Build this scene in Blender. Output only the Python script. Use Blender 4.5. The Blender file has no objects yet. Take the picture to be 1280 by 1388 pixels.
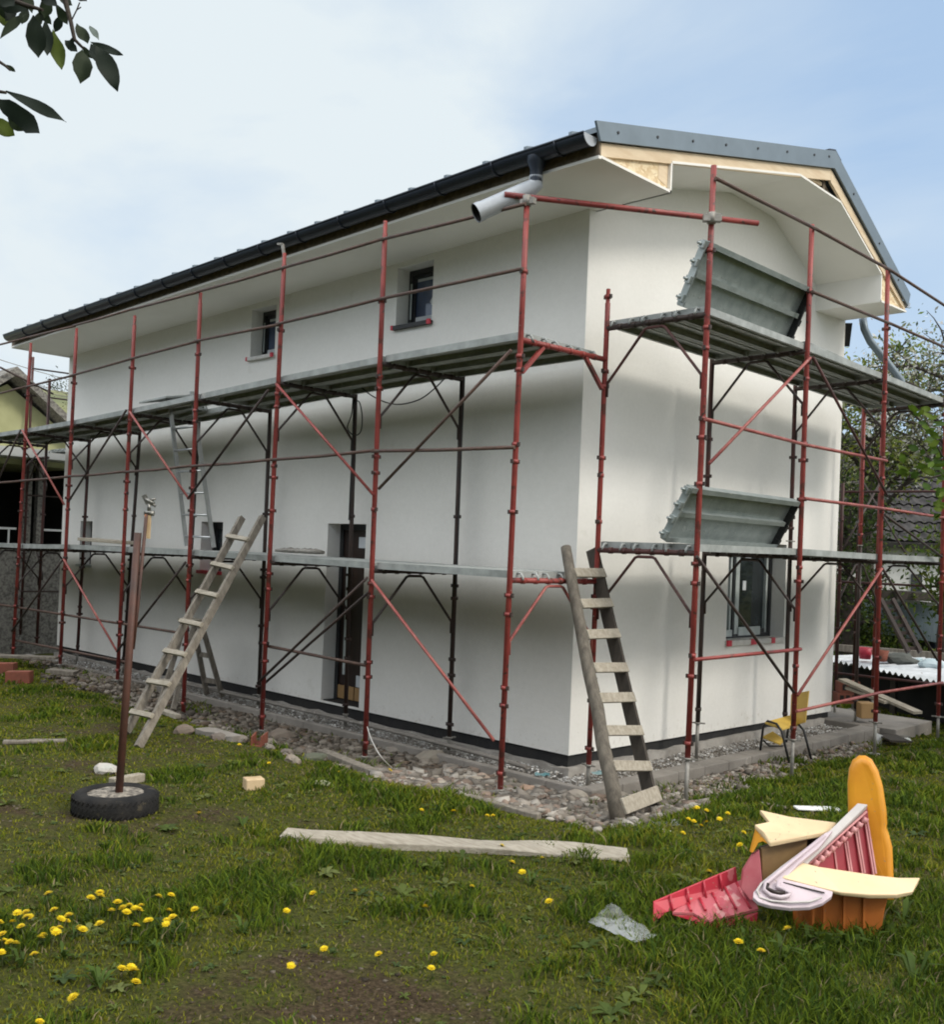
import bpy, math, random
import numpy as np
from mathutils import Vector, Matrix, noise
rnd = random.Random(7)
SC = bpy.context.scene
COL = SC.collection
V = Vector

# ---------------------------------------------------------------- camera geometry
F, CY, W, H = 1386.8, 731.1, 1280.0, 1388.0
CAM = V((6.010, -7.577, 1.885))
yaw, pit, rol = [math.radians(a) for a in (45.715, 0.62, 2.317)]
fw = V((-math.cos(yaw) * math.cos(pit), math.sin(yaw) * math.cos(pit), math.sin(pit)))
rt0 = fw.cross(V((0, 0, 1))).normalized()
dn0 = fw.cross(rt0)
cr, sr = math.cos(rol), math.sin(rol)
rt = rt0 * cr - dn0 * sr
dn = rt0 * sr + dn0 * cr

def ray(px, py):
    return rt * ((px - 640) / F) + dn * ((py - CY) / F) + fw

def pln(px, py, ax, v):
    """point of the view ray on the plane axis=v"""
    d = ray(px, py)
    return CAM + d * ((v - CAM[ax]) / d[ax])

def at(px, py, d):
    return CAM + ray(px, py) * d

def smooth(a, b, x):
    t = min(1.0, max(0.0, (x - a) / (b - a)))
    return t * t * (3 - 2 * t)

def gz(x, y):
    """height of the yard"""
    tf = smooth(-2.4, -0.9, y)
    tr = smooth(2.2, 1.0, x)
    t = min(tf, tr)
    left = smooth(-5.0, -6.6, x)
    z = 0.0 - 0.235 * t * (1 - 0.85 * left * smooth(-0.5, -1.2, y))
    z -= 0.10 * smooth(2.5, 9.0, y) * smooth(-2, 0.5, x)
    if x < -10.8:
        z -= 0.25 * smooth(-10.8, -13, x)
    d = math.hypot(x - CAM.x, y - CAM.y)
    z += 0.03 * smooth(5.0, 2.0, d)
    z += 0.018 * noise.noise(V((x * 1.1, y * 1.1, 3.1))) + 0.012 * noise.noise(V((x * 3.7, y * 3.7, 1.3)))
    if d > 18:
        z += 0.5 * smooth(18, 60, d) * noise.noise(V((x * .02, y * .02, 0)))
    return z

def gp(px, py):
    """ground point under a picture position"""
    z = 0.0
    for _ in range(6):
        p = pln(px, py, 2, z)
        z = gz(p.x, p.y)
    return pln(px, py, 2, z)

# ---------------------------------------------------------------- materials
def new_mat(name):
    m = bpy.data.materials.new(name)
    m.use_nodes = True
    nt = m.node_tree
    b = nt.nodes['Principled BSDF']
    return m, nt, b

def N(nt, t, **kw):
    n = nt.nodes.new(t)
    for k, v in kw.items():
        setattr(n, k, v)
    return n

def rgba(c):
    return (c[0], c[1], c[2], 1.0)

def noise_n(nt, scale, detail=4, rough=.55, stretch=None, coord='Object', dist=0.0):
    tc = N(nt, 'ShaderNodeTexCoord')
    mp = N(nt, 'ShaderNodeMapping')
    if stretch:
        mp.inputs['Scale'].default_value = stretch
    nz = N(nt, 'ShaderNodeTexNoise')
    nz.inputs['Scale'].default_value = scale
    nz.inputs['Detail'].default_value = detail
    nz.inputs['Roughness'].default_value = rough
    nz.inputs['Distortion'].default_value = dist
    nt.links.new(tc.outputs[coord], mp.inputs['Vector'])
    nt.links.new(mp.outputs['Vector'], nz.inputs['Vector'])
    return nz

def ramp(nt, src, stops):
    r = N(nt, 'ShaderNodeValToRGB')
    e = r.color_ramp.elements
    while len(e) < len(stops):
        e.new(0.5)
    for i, (p, c) in enumerate(stops):
        e[i].position = p
        e[i].color = rgba(c) if isinstance(c, (tuple, list)) else (c, c, c, 1)
    nt.links.new(src, r.inputs['Fac'])
    return r

def mixc(nt, fac, a, b):
    m = N(nt, 'ShaderNodeMix', data_type='RGBA')
    for s, v in ((0, fac), (6, a), (7, b)):
        if hasattr(v, 'links') or hasattr(v, 'is_linked'):
            nt.links.new(v, m.inputs[s])
        elif s == 0:
            m.inputs[0].default_value = v
        else:
            m.inputs[s].default_value = rgba(v)
    return m.outputs[2]

def bump(nt, b, src, strength, dist=.01):
    bm = N(nt, 'ShaderNodeBump')
    bm.inputs['Strength'].default_value = strength
    bm.inputs['Distance'].default_value = dist
    nt.links.new(src, bm.inputs['Height'])
    nt.links.new(bm.outputs['Normal'], b.inputs['Normal'])

def M(name, c1, c2=None, scale=6, rough=.6, metal=0.0, bmp=0.0, bscale=None, stretch=None, spots=(), spec=.5, detail=5, lo=.35, hi=.65):
    """two-tone noise paint; spots = [(scale, threshold, colour)] of wear with a shape of its own"""
    m, nt, b = new_mat(name)
    c2 = c2 or tuple(x * .8 for x in c1)
    nz = noise_n(nt, scale, detail, .6, stretch)
    col = ramp(nt, nz.outputs['Fac'], [(lo, c1), (hi, c2)]).outputs['Color']
    for sc_, th, sc_col in spots:
        s = noise_n(nt, sc_, 4, .6, stretch)
        f = ramp(nt, s.outputs['Fac'], [(th, 0.0), (th + .035, 1.0)])
        col = mixc(nt, f.outputs['Color'], col, sc_col)
    nt.links.new(col, b.inputs['Base Color'])
    b.inputs['Roughness'].default_value = rough
    b.inputs['Metallic'].default_value = metal
    b.inputs['Specular IOR Level'].default_value = spec
    if bmp:
        bz = noise_n(nt, bscale or scale * 4, 6, .6, stretch)
        bump(nt, b, bz.outputs['Fac'], bmp)
    return m

MT = {}
MT['render'] = M('white_render', (.82, .80, .755), (.79, .77, .725), 1.3, .92, bmp=.15, bscale=140, spots=[(2.3, .68, (.755, .735, .685)), (.8, .66, (.765, .745, .70))], spec=.2)
def mk_render():
    m, nt, b = MT['render'], MT['render'].node_tree, MT['render'].node_tree.nodes['Principled BSDF']
    base = b.inputs['Base Color'].links[0].from_socket
    fine = noise_n(nt, 22, 6, .7)
    tone = ramp(nt, fine.outputs['Fac'], [(.3, (.93, .93, .925)), (.7, (1, 1, 1))])
    mul = N(nt, 'ShaderNodeMix', data_type='RGBA', blend_type='MULTIPLY')
    mul.inputs[0].default_value = .8
    nt.links.new(base, mul.inputs[6]); nt.links.new(tone.outputs['Color'], mul.inputs[7])
    # mud splashed up from the ground: ragged spots on the lowest hand's breadth of the coat
    tc = N(nt, 'ShaderNodeNewGeometry')
    sx = N(nt, 'ShaderNodeSeparateXYZ'); nt.links.new(tc.outputs['Position'], sx.inputs[0])
    spl = noise_n(nt, 17, 5, .7)
    ma = N(nt, 'ShaderNodeMath', operation='MULTIPLY_ADD'); nt.links.new(sx.outputs['Z'], ma.inputs[0]); ma.inputs[1].default_value = -.55; nt.links.new(spl.outputs['Fac'], ma.inputs[2])
    f = ramp(nt, ma.outputs[0], [(.53, 0.0), (.66, .45)])
    c = mixc(nt, f.outputs['Color'], mul.outputs[2], (.46, .41, .34))
    nt.links.new(c, b.inputs['Base Color'])
    b1 = noise_n(nt, 150, 5, .6); b2 = noise_n(nt, 5, 4, .6, (1, 1, 2.5))
    bump(nt, b, b1.outputs['Fac'], .16, .01)
    bm = N(nt, 'ShaderNodeBump'); bm.inputs['Strength'].default_value = .10; bm.inputs['Distance'].default_value = .03
    nt.links.new(b2.outputs['Fac'], bm.inputs['Height']); nt.links.new(b.inputs['Normal'].links[0].from_socket, bm.inputs['Normal']); nt.links.new(bm.outputs['Normal'], b.inputs['Normal'])
mk_render()
MT['soffit'] = M('white_board', (.82, .795, .74), (.79, .765, .71), 2, .7, spec=.3)
MT['plinth'] = M('black_bitumen', (.012, .012, .013), (.022, .021, .02), 9, .85, bmp=.4, bscale=60)
MT['footing'] = M('rough_concrete', (.46, .43, .39), (.30, .275, .245), 5, .95, bmp=.8, bscale=28)
MT['concrete'] = M('kerb_concrete', (.26, .236, .208), (.185, .167, .145), 2.4, .92, bmp=.5, bscale=55, spots=[(6, .66, (.38, .35, .31))])
MT['roofmetal'] = M('grey_sheet_metal', (.165, .205, .235), (.14, .175, .20), 3, .45, .25)
MT['gutter'] = M('navy_gutter', (.017, .022, .033), (.024, .03, .042), 4, .38, .3)
MT['greypipe'] = M('grey_downpipe', (.40, .42, .44), (.33, .35, .375), 5, .4, .2, spots=[(7, .66, (.17, .18, .19))])
MT['osb'] = None
MT['pine'] = M('pine_board', (.74, .60, .42), (.64, .49, .32), 3, .75, stretch=(6, 1, 6), bmp=.2, bscale=20)
MT['red'] = M('red_scaffold_paint', (.30, .050, .040), (.20, .032, .027), 5, .5, bmp=.25, bscale=60,
              spots=[(6, .60, (.115, .03, .022)), (14, .63, (.05, .026, .02)), (26, .70, (.62, .58, .52))])
MT['oldred'] = M('old_brown_red_paint', (.085, .022, .018), (.04, .018, .014), 6, .6, bmp=.25, bscale=60,
                 spots=[(12, .64, (.03, .018, .013)), (34, .74, (.4, .37, .32))])
MT['dark'] = M('dark_brown_paint', (.028, .018, .014), (.045, .024, .018), 7, .6, bmp=.2, bscale=60, spots=[(36, .75, (.3, .28, .25))])
MT['rustbar'] = M('rusty_rail', (.115, .062, .045), (.065, .04, .03), 9, .65, bmp=.25, bscale=70, spots=[(30, .71, (.5, .47, .42))])
MT['pinkbar'] = M('faded_red_brace', (.36, .11, .09), (.24, .05, .042), 8, .5, spots=[(26, .68, (.6, .52, .48))])
MT['jack'] = M('grey_screw_jack', (.30, .285, .255), (.21, .195, .17), 16, .55, .35, bmp=.3, bscale=70)
MT['galv'] = M('galvanised_steel', (.37, .405, .395), (.27, .305, .295), 7, .42, .45, bmp=.1, bscale=40,
               spots=[(5, .69, (.55, .55, .52)), (38, .73, (.66, .65, .61))])
MT['deck'] = M('weathered_deck_steel', (.38, .395, .38), (.25, .265, .25), 7, .6, .08, bmp=.15, bscale=40,
               spots=[(5, .66, (.5, .49, .45)), (40, .72, (.6, .58, .53))])
MT['alu'] = M('aluminium', (.55, .56, .56), (.46, .47, .47), 8, .35, .8)
MT['oldwood'] = M('weathered_wood', (.245, .215, .175), (.135, .115, .09), 5, .85, stretch=(5, 5, .8), bmp=.7, bscale=26, spots=[(16, .64, (.11, .095, .075)), (40, .72, (.5, .48, .43))])
MT['darkwood'] = M('dark_plank_wood', (.034, .027, .02), (.062, .05, .038), 4, .85, stretch=(5, 5, .8), bmp=.4, bscale=26)
MT['polewood'] = M('old_round_pole', (.165, .142, .112), (.085, .072, .056), 5, .85, stretch=(5, 5, .8), bmp=.7, bscale=26, spots=[(16, .66, (.05, .042, .033)), (40, .73, (.4, .38, .34))])
MT['palewood'] = M('pale_board_wood', (.40, .355, .285), (.27, .235, .18), 6, .85, stretch=(1.2, 5, 5), bmp=.6, bscale=26, spots=[(14, .66, (.20, .17, .13)), (40, .72, (.58, .55, .49))])
MT['cutwood'] = M('fresh_cut_wood', (.60, .45, .27), (.48, .34, .19), 8, .8, bmp=.3)
MT['tyre'] = M('worn_tyre_rubber', (.014, .014, .0145), (.028, .026, .024), 9, .9, bmp=.4, bscale=40, spots=[(7, .62, (.058, .05, .036))], spec=.2)
MT['stonefill'] = M('pebble_concrete', (.34, .30, .245), (.055, .048, .042), 30, .95, bmp=1.0, bscale=40)
MT['rustpipe'] = M('rusty_pipe', (.095, .035, .021), (.05, .023, .016), 6, .6, bmp=.3, bscale=60, spots=[(4.5, .66, (.33, .12, .04)), (9, .70, (.045, .03, .025))])
MT['brass'] = M('old_tap_metal', (.33, .32, .29), (.10, .10, .09), 40, .4, .7)
MT['cream'] = M('cream_plastic', (.74, .57, .345), (.66, .49, .285), 3.5, .42, spots=[(6, .70, (.66, .49, .30)), (34, .67, (.30, .23, .17))])
MT['yellow'] = M('yellow_orange_plastic', (.78, .34, .018), (.66, .26, .014), 3.5, .42, spots=[(7, .68, (.55, .20, .012)), (34, .67, (.30, .23, .17))])
MT['orange'] = M('orange_plastic', (.43, .13, .022), (.33, .095, .018), 4, .45, spots=[(6, .66, (.38, .13, .02)), (34, .67, (.30, .23, .17))])
MT['redpl'] = M('red_plastic', (.50, .028, .05), (.40, .03, .05), 4, .4, spots=[(5, .66, (.60, .16, .17)), (34, .67, (.30, .23, .17))])
MT['ribpink'] = M('pale_pink_rib', (.62, .30, .29), (.52, .20, .20), 8, .45)
MT['darkred'] = M('dark_red_panel', (.30, .022, .035), (.23, .02, .03), 5, .5)
MT['pinkred'] = M('faded_pink_plastic', (.50, .14, .15), (.42, .075, .095), 5, .42, spots=[(6, .62, (.55, .25, .24)), (34, .67, (.30, .23, .17))])
MT['lilac'] = M('faded_lilac_plastic', (.57, .48, .50), (.48, .385, .42), 5, .45, spots=[(8, .68, (.42, .31, .35)), (34, .67, (.30, .23, .17))])
MT['greyboard'] = M('pale_grey_plastic', (.56, .52, .49), (.47, .43, .41), 5, .5)
MT['chairyellow'] = M('yellow_moulded_seat', (.66, .44, .085), (.55, .36, .07), 6, .5, spots=[(12, .68, (.42, .31, .12))])
MT['black'] = M('black_metal', (.012, .012, .012), (.02, .02, .02), 8, .5)
MT['frame'] = M('anthracite_frame', (.02, .021, .023), (.03, .031, .033), 6, .35)
MT['doorwood'] = M('dark_brown_door', (.028, .013, .009), (.018, .009, .007), 3, .4, stretch=(6, 6, .6))
MT['tape'] = M('red_white_tape', (.62, .60, .56), (.5, .48, .44), 9, .5)
MT['redtape'] = M('red_tape', (.60, .035, .06), (.48, .03, .05), 9, .5)
MT['whitefilm'] = M('white_sash_film', (.50, .54, .53), (.38, .42, .41), 5, .35)
MT['carton'] = M('cardboard', (.36, .22, .095), (.30, .18, .075), 3, .85)
MT['paper'] = M('pale_paper', (.62, .64, .66), (.52, .55, .58), 5, .6)
MT['cable'] = M('black_cable', (.012, .012, .012), (.02, .02, .02), 5, .5)
MT['whitecable'] = M('white_cable', (.62, .60, .55), (.5, .48, .44), 5, .5)
MT['brick'] = M('orange_hollow_brick', (.25, .075, .045), (.17, .055, .034), 8, .85, bmp=.3)
MT['white'] = M('white_plastic', (.76, .76, .74), (.68, .68, .66), 5, .5)
MT['yellowwall'] = M('yellow_house_paint', (.46, .46, .25), (.38, .38, .20), 2, .9)
MT['roughcast'] = M('grey_roughcast', (.25, .235, .205), (.11, .10, .09), 20, .95, bmp=1.0, bscale=30, lo=.42, hi=.62)
MT['tileroof'] = None
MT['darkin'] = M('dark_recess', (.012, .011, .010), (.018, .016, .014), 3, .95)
MT['bluegrey'] = M('bluegrey_cladding', (.30, .36, .39), (.24, .29, .32), 4, .6)
MT['greywhite'] = M('greyish_white_wall', (.56, .555, .53), (.47, .465, .44), 2.5, .9)
MT['corr'] = M('pale_corrugated_sheet', (.60, .62, .64), (.45, .47, .48), 4, .55, spots=[(6, .68, (.3, .28, .25))])
MT['bluetarp'] = M('dark_blue_sheet', (.02, .028, .05), (.035, .045, .07), 6, .5)
MT['bark'] = M('dark_bark', (.055, .043, .033), (.03, .024, .019), 12, .95, bmp=.6, bscale=30)

def mk_osb():
    m, nt, b = new_mat('osb_panel')
    tc = N(nt, 'ShaderNodeTexCoord')
    mp = N(nt, 'ShaderNodeMapping')
    mp.inputs['Scale'].default_value = (9, 10, 16)
    mp.inputs['Rotation'].default_value = (.5, .3, .4)
    vo = N(nt, 'ShaderNodeTexVoronoi')
    vo.inputs['Scale'].default_value = 2.4
    nt.links.new(tc.outputs['Object'], mp.inputs['Vector'])
    nt.links.new(mp.outputs['Vector'], vo.inputs['Vector'])
    r = ramp(nt, vo.outputs['Color'], [(.15, (.58, .42, .24)), (.5, (.70, .55, .34)), (.85, (.80, .68, .47))])
    nt.links.new(r.outputs['Color'], b.inputs['Base Color'])
    b.inputs['Roughness'].default_value = .85
    return m
MT['osb'] = mk_osb()
MT['fascia'] = M('brown_fascia_osb', (.19, .145, .095), (.09, .07, .05), 14, .85)

def mk_attr(name, rough=.7, transl=0.0, bmp=0.0, spec=.3):
    """colour read from the mesh's own 'tint' attribute (each blade, leaf or stone has its own colour)"""
    m, nt, b = new_mat(name)
    a = N(nt, 'ShaderNodeAttribute', attribute_name='tint')
    nt.links.new(a.outputs['Color'], b.inputs['Base Color'])
    b.inputs['Roughness'].default_value = rough
    b.inputs['Specular IOR Level'].default_value = spec
    if bmp:
        nz = noise_n(nt, 40, 5, .6)
        bump(nt, b, nz.outputs['Fac'], bmp)
    if transl:
        out = nt.nodes['Material Output']
        t = N(nt, 'ShaderNodeBsdfTranslucent')
        nt.links.new(a.outputs['Color'], t.inputs['Color'])
        mx = N(nt, 'ShaderNodeMixShader')
        mx.inputs[0].default_value = transl
        nt.links.new(b.outputs[0], mx.inputs[1])
        nt.links.new(t.outputs[0], mx.inputs[2])
        nt.links.new(mx.outputs[0], out.inputs['Surface'])
    return m
MT['leaf'] = mk_attr('leaf', .6, .35, spec=.2)
MT['grass'] = mk_attr('grass_blade', .75, .3, spec=.08)
MT['stone'] = mk_attr('stone', .92, 0, .5)
MT['petal'] = mk_attr('petal', .6, .25)

def mk_glass(name, c):
    m, nt, b = new_mat(name)
    nz = noise_n(nt, 2.2, 3, .5)
    r = ramp(nt, nz.outputs['Fac'], [(.35, c), (.65, tuple(x * 2.2 for x in c))])
    nt.links.new(r.outputs['Color'], b.inputs['Base Color'])
    b.inputs['Roughness'].default_value = .06
    b.inputs['Specular IOR Level'].default_value = .6
    return m
MT['glass'] = mk_glass('dark_window_glass', (.016, .02, .022))
MT['blueglass'] = mk_glass('film_covered_glass', (.045, .06, .10))

def mk_film(name, alpha):
    m, nt, b = new_mat(name)
    nz = noise_n(nt, 4, 3, .5)
    r = ramp(nt, nz.outputs['Fac'], [(.4, alpha * .6), (.7, min(1, alpha * 2.2))])
    b.inputs['Base Color'].default_value = (.74, .76, .77, 1)
    b.inputs['Roughness'].default_value = .12
    nt.links.new(r.outputs['Color'], b.inputs['Alpha'])
    return m
MT['film'] = mk_film('clear_plastic_film', .20)

def mk_tiles():
    m, nt, b = new_mat('grey_roof_tiles')
    tc = N(nt, 'ShaderNodeTexCoord')
    mp = N(nt, 'ShaderNodeMapping')
    br = N(nt, 'ShaderNodeTexBrick')
    br.inputs['Scale'].default_value = 3.4
    br.inputs['Color1'].default_value = (.10, .092, .088, 1)
    br.inputs['Color2'].default_value = (.17, .155, .145, 1)
    br.inputs['Mortar'].default_value = (.035, .033, .032, 1)
    br.inputs['Mortar Size'].default_value = .03
    nt.links.new(tc.outputs['UV'], mp.inputs['Vector'])
    nt.links.new(mp.outputs['Vector'], br.inputs['Vector'])
    nz = noise_n(nt, 3, 4)
    c = mixc(nt, nz.outputs['Fac'], br.outputs['Color'], (.13, .12, .11))
    nt.links.new(c, b.inputs['Base Color'])
    b.inputs['Roughness'].default_value = .85
    return m

def mk_ground():
    m, nt, b = new_mat('yard_ground')
    n1 = noise_n(nt, .9, 6, .62)
    n2 = noise_n(nt, 5.0, 6, .65)
    n3 = noise_n(nt, 38, 4, .7)
    soil = ramp(nt, n3.outputs['Fac'], [(.3, (.022, .015, .008)), (.5, (.054, .037, .020)), (.72, (.115, .083, .050))]).outputs['Color']
    moss = ramp(nt, n3.outputs['Fac'], [(.3, (.027, .031, .007)), (.55, (.064, .068, .014)), (.75, (.115, .112, .028))]).outputs['Color']
    a = N(nt, 'ShaderNodeAttribute', attribute_name='cover')
    add = N(nt, 'ShaderNodeMath', operation='MULTIPLY_ADD')
    nt.links.new(n2.outputs['Fac'], add.inputs[0])
    add.inputs[1].default_value = 1.1
    nt.links.new(a.outputs['Fac'], add.inputs[2])
    f = ramp(nt, add.outputs[0], [(.62, 0.0), (1.22, 1.0)])
    c = mixc(nt, f.outputs['Color'], soil, moss)
    g = N(nt, 'ShaderNodeAttribute', attribute_name='grit')
    grit = ramp(nt, n3.outputs['Fac'], [(.3, (.10, .085, .068)), (.6, (.23, .20, .165)), (.8, (.36, .33, .28))]).outputs['Color']
    c = mixc(nt, g.outputs['Fac'], c, grit)
    nt.links.new(c, b.inputs['Base Color'])
    b.inputs['Roughness'].default_value = .95
    b.inputs['Specular IOR Level'].default_value = .15
    bump(nt, b, n3.outputs['Fac'], .9, .03)
    return m

# ---------------------------------------------------------------- mesh building
def planar(poly):
    """press an outline flat onto its own mean plane"""
    P_ = [V(p) for p in poly]
    n = len(P_)
    c = sum(P_, V((0, 0, 0))) / n
    nn = V((0, 0, 0))
    for i in range(n):
        nn += (P_[i] - c).cross(P_[(i + 1) % n] - c)
    nn.normalize()
    return [p - nn * (p - c).dot(nn) for p in P_]

class MB:
    def __init__(s):
        s.v, s.f, s.m, s.s = [], [], [], []

    def add(s, vs, fs, mi=0, sm=False):
        o = len(s.v)
        s.v += [tuple(x) for x in vs]
        for f in fs:
            s.f.append([i + o for i in f])
            s.m.append(mi)
            s.s.append(sm)
        return s

    def box(s, lo, hi, mi=0):
        x0, y0, z0 = lo
        x1, y1, z1 = hi
        vs = [(x0, y0, z0), (x1, y0, z0), (x1, y1, z0), (x0, y1, z0), (x0, y0, z1), (x1, y0, z1), (x1, y1, z1), (x0, y1, z1)]
        return s.add(vs, [(0, 3, 2, 1), (4, 5, 6, 7), (0, 1, 5, 4), (1, 2, 6, 5), (2, 3, 7, 6), (3, 0, 4, 7)], mi)

    def hexa(s, a, b, mi=0):
        """8-corner solid from two quads (a bottom, b top, same order)"""
        return s.add(list(a) + list(b), [(3, 2, 1, 0), (4, 5, 6, 7), (0, 1, 5, 4), (1, 2, 6, 5), (2, 3, 7, 6), (3, 0, 4, 7)], mi)

    def bar(s, p, q, w, h, up=(0, 0, 1), mi=0, w2=None, h2=None):
        """rectangular beam p->q; w across, h along up"""
        p, q = V(p), V(q)
        d = (q - p).normalized()
        a = d.cross(V(up))
        if a.length < 1e-4:
            a = d.cross(V((1, 0, 0)))
        a.normalize()
        u = a.cross(d)
        w2 = w2 or w
        h2 = h2 or h
        A = [p + a * (w / 2 * i) + u * (h / 2 * j) for i, j in ((-1, -1), (1, -1), (1, 1), (-1, 1))]
        B = [q + a * (w2 / 2 * i) + u * (h2 / 2 * j) for i, j in ((-1, -1), (1, -1), (1, 1), (-1, 1))]
        return s.hexa(A, B, mi)

    def tube(s, pts, r, n=8, mi=0, cap=True):
        pts = [V(p) for p in pts]
        k = len(pts)
        rr = r if isinstance(r, (list, tuple)) else [r] * k
        d0 = (pts[1] - pts[0]).normalized()
        a = d0.cross(V((0, 0, 1)))
        if a.length < 1e-3:
            a = d0.cross(V((1, 0, 0)))
        a.normalize()
        vs = []
        for i, p in enumerate(pts):
            d = (pts[min(i + 1, k - 1)] - pts[max(i - 1, 0)]).normalized()
            a = (a - d * a.dot(d)).normalized()
            b = d.cross(a)
            for j in range(n):
                t = 2 * math.pi * j / n
                vs.append(p + (a * math.cos(t) + b * math.sin(t)) * rr[i])
        fs = []
        for i in range(k - 1):
            for j in range(n):
                fs.append((i * n + j, i * n + (j + 1) % n, (i + 1) * n + (j + 1) % n, (i + 1) * n + j))
        s.add(vs, fs, mi, True)
        if cap:
            o = len(s.v) - len(vs)
            s.f += [[o + j for j in range(n)][::-1], [o + (k - 1) * n + j for j in range(n)]]
            s.m += [mi, mi]
            s.s += [False, False]
        return s

    def prism(s, poly, thick, mi=0):
        """outline (3-D points) pushed along the vector thick"""
        n = len(poly)
        t = V(thick)
        vs = [V(p) for p in poly] + [V(p) + t for p in poly]
        fs = [tuple(range(n))[::-1], tuple(range(n, 2 * n))] + [(i, (i + 1) % n, n + (i + 1) % n, n + i) for i in range(n)]
        return s.add(vs, fs, mi)

    def quad(s, a, b, c, d, mi=0):
        return s.add([a, b, c, d], [(0, 1, 2, 3)], mi)

    def slab(s, poly, thick, r, mi=0):
        """moulded panel: an outline with softly rounded rims on both faces"""
        P_ = planar(poly)
        n = len(P_)
        t = V(thick)
        c = sum(P_, V((0, 0, 0))) / n
        def inset(k):
            out = []
            for i in range(n):
                a, b = P_[i - 1], P_[(i + 1) % n]
                d = (b - a).normalized()
                nn = d.cross(t.normalized())
                if nn.dot(c - P_[i]) < 0:
                    nn = -nn
                out.append(P_[i] + nn.normalized() * k)
            return out
        L = t.length
        u = t.normalized()
        rings = []
        for k, z in ((r, 0), (r * .45, r * .12), (r * .12, r * .45), (0, r), (0, L - r), (r * .12, L - r * .45), (r * .45, L - r * .12), (r, L)):
            rings += [p + u * z for p in inset(k)]
        s.add(rings, [(i * n + j, i * n + (j + 1) % n, (i + 1) * n + (j + 1) % n, (i + 1) * n + j) for i in range(7) for j in range(n)], mi, True)
        o = len(s.v) - len(rings)
        s.f += [[o + j for j in range(n)][::-1], [o + 7 * n + j for j in range(n)]]
        s.m += [mi, mi]
        s.s += [False, False]
        return s

    def lathe(s, prof, c, n=24, mi=0):
        """profile [(r,z)] about the vertical axis at c"""
        k = len(prof)
        vs = [(c[0] + r * math.cos(2 * math.pi * j / n), c[1] + r * math.sin(2 * math.pi * j / n), c[2] + z) for r, z in prof for j in range(n)]
        fs = [(i * n + j, i * n + (j + 1) % n, (i + 1) * n + (j + 1) % n, (i + 1) * n + j) for i in range(k - 1) for j in range(n)]
        return s.add(vs, fs, mi, True)

    def build(s, name, mats, parent=None, bevel=0.0, tint=None):
        org = V((0, 0, 0))
        p = parent
        while p:
            org += p.location
            p = p.parent
        me = bpy.data.meshes.new(name)
        me.from_pydata([(x - org.x, y - org.y, z - org.z) for x, y, z in s.v], [], s.f)
        if not isinstance(mats, (list, tuple)):
            mats = [mats]
        for m in mats:
            me.materials.append(MT[m] if isinstance(m, str) else m)
        me.polygons.foreach_set('material_index', s.m)
        me.polygons.foreach_set('use_smooth', s.s)
        if tint is not None:
            at_ = me.attributes.new('tint', 'FLOAT_COLOR', 'POINT')
            at_.data.foreach_set('color', np.asarray(tint, dtype=np.float32).ravel())
        me.update()
        o = bpy.data.objects.new(name, me)
        COL.objects.link(o)
        if parent:
            o.parent = parent
        if bevel:
            bv = o.modifiers.new('bevel', 'BEVEL')
            bv.width = bevel
            bv.segments = 2
            bv.limit_method = 'ANGLE'
        return o

def tag(o, label=None, cat=None, group=None, kind=None):
    if label:
        o['label'] = label
    if cat:
        o['category'] = cat
    if group:
        o['group'] = group
    if kind:
        o['kind'] = kind
    return o

def thing(name, label, cat, loc, group=None):
    o = bpy.data.objects.new(name, None)
    o.empty_display_size = .2
    COL.objects.link(o)
    o.location = V(loc)
    return tag(o, label, cat, group)

def big_mesh(name, verts, faces_quads, mat, tint=None, tris=None, extra=None):
    """fast numpy mesh: verts (n,3); quads (m,4) and/or tris (k,3)"""
    me = bpy.data.meshes.new(name)
    nq = 0 if faces_quads is None else len(faces_quads)
    nt_ = 0 if tris is None else len(tris)
    me.vertices.add(len(verts))
    me.vertices.foreach_set('co', np.asarray(verts, np.float32).ravel())
    me.loops.add(nq * 4 + nt_ * 3)
    idx = np.concatenate([np.asarray(faces_quads, np.int32).ravel() if nq else np.zeros(0, np.int32),
                          np.asarray(tris, np.int32).ravel() if nt_ else np.zeros(0, np.int32)])
    me.loops.foreach_set('vertex_index', idx)
    me.polygons.add(nq + nt_)
    st = np.concatenate([np.arange(nq) * 4, nq * 4 + np.arange(nt_) * 3]).astype(np.int32)
    me.polygons.foreach_set('loop_start', st)
    me.materials.append(MT[mat] if isinstance(mat, str) else mat)
    if tint is not None:
        a = me.attributes.new('tint', 'FLOAT_COLOR', 'POINT')
        a.data.foreach_set('color', np.asarray(tint, np.float32).ravel())
    for k, vals in (extra or {}).items():
        a = me.attributes.new(k, 'FLOAT', 'POINT')
        a.data.foreach_set('value', np.asarray(vals, np.float32).ravel())
    me.update(calc_edges=True)
    me.validate()
    o = bpy.data.objects.new(name, me)
    COL.objects.link(o)
    return o

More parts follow.
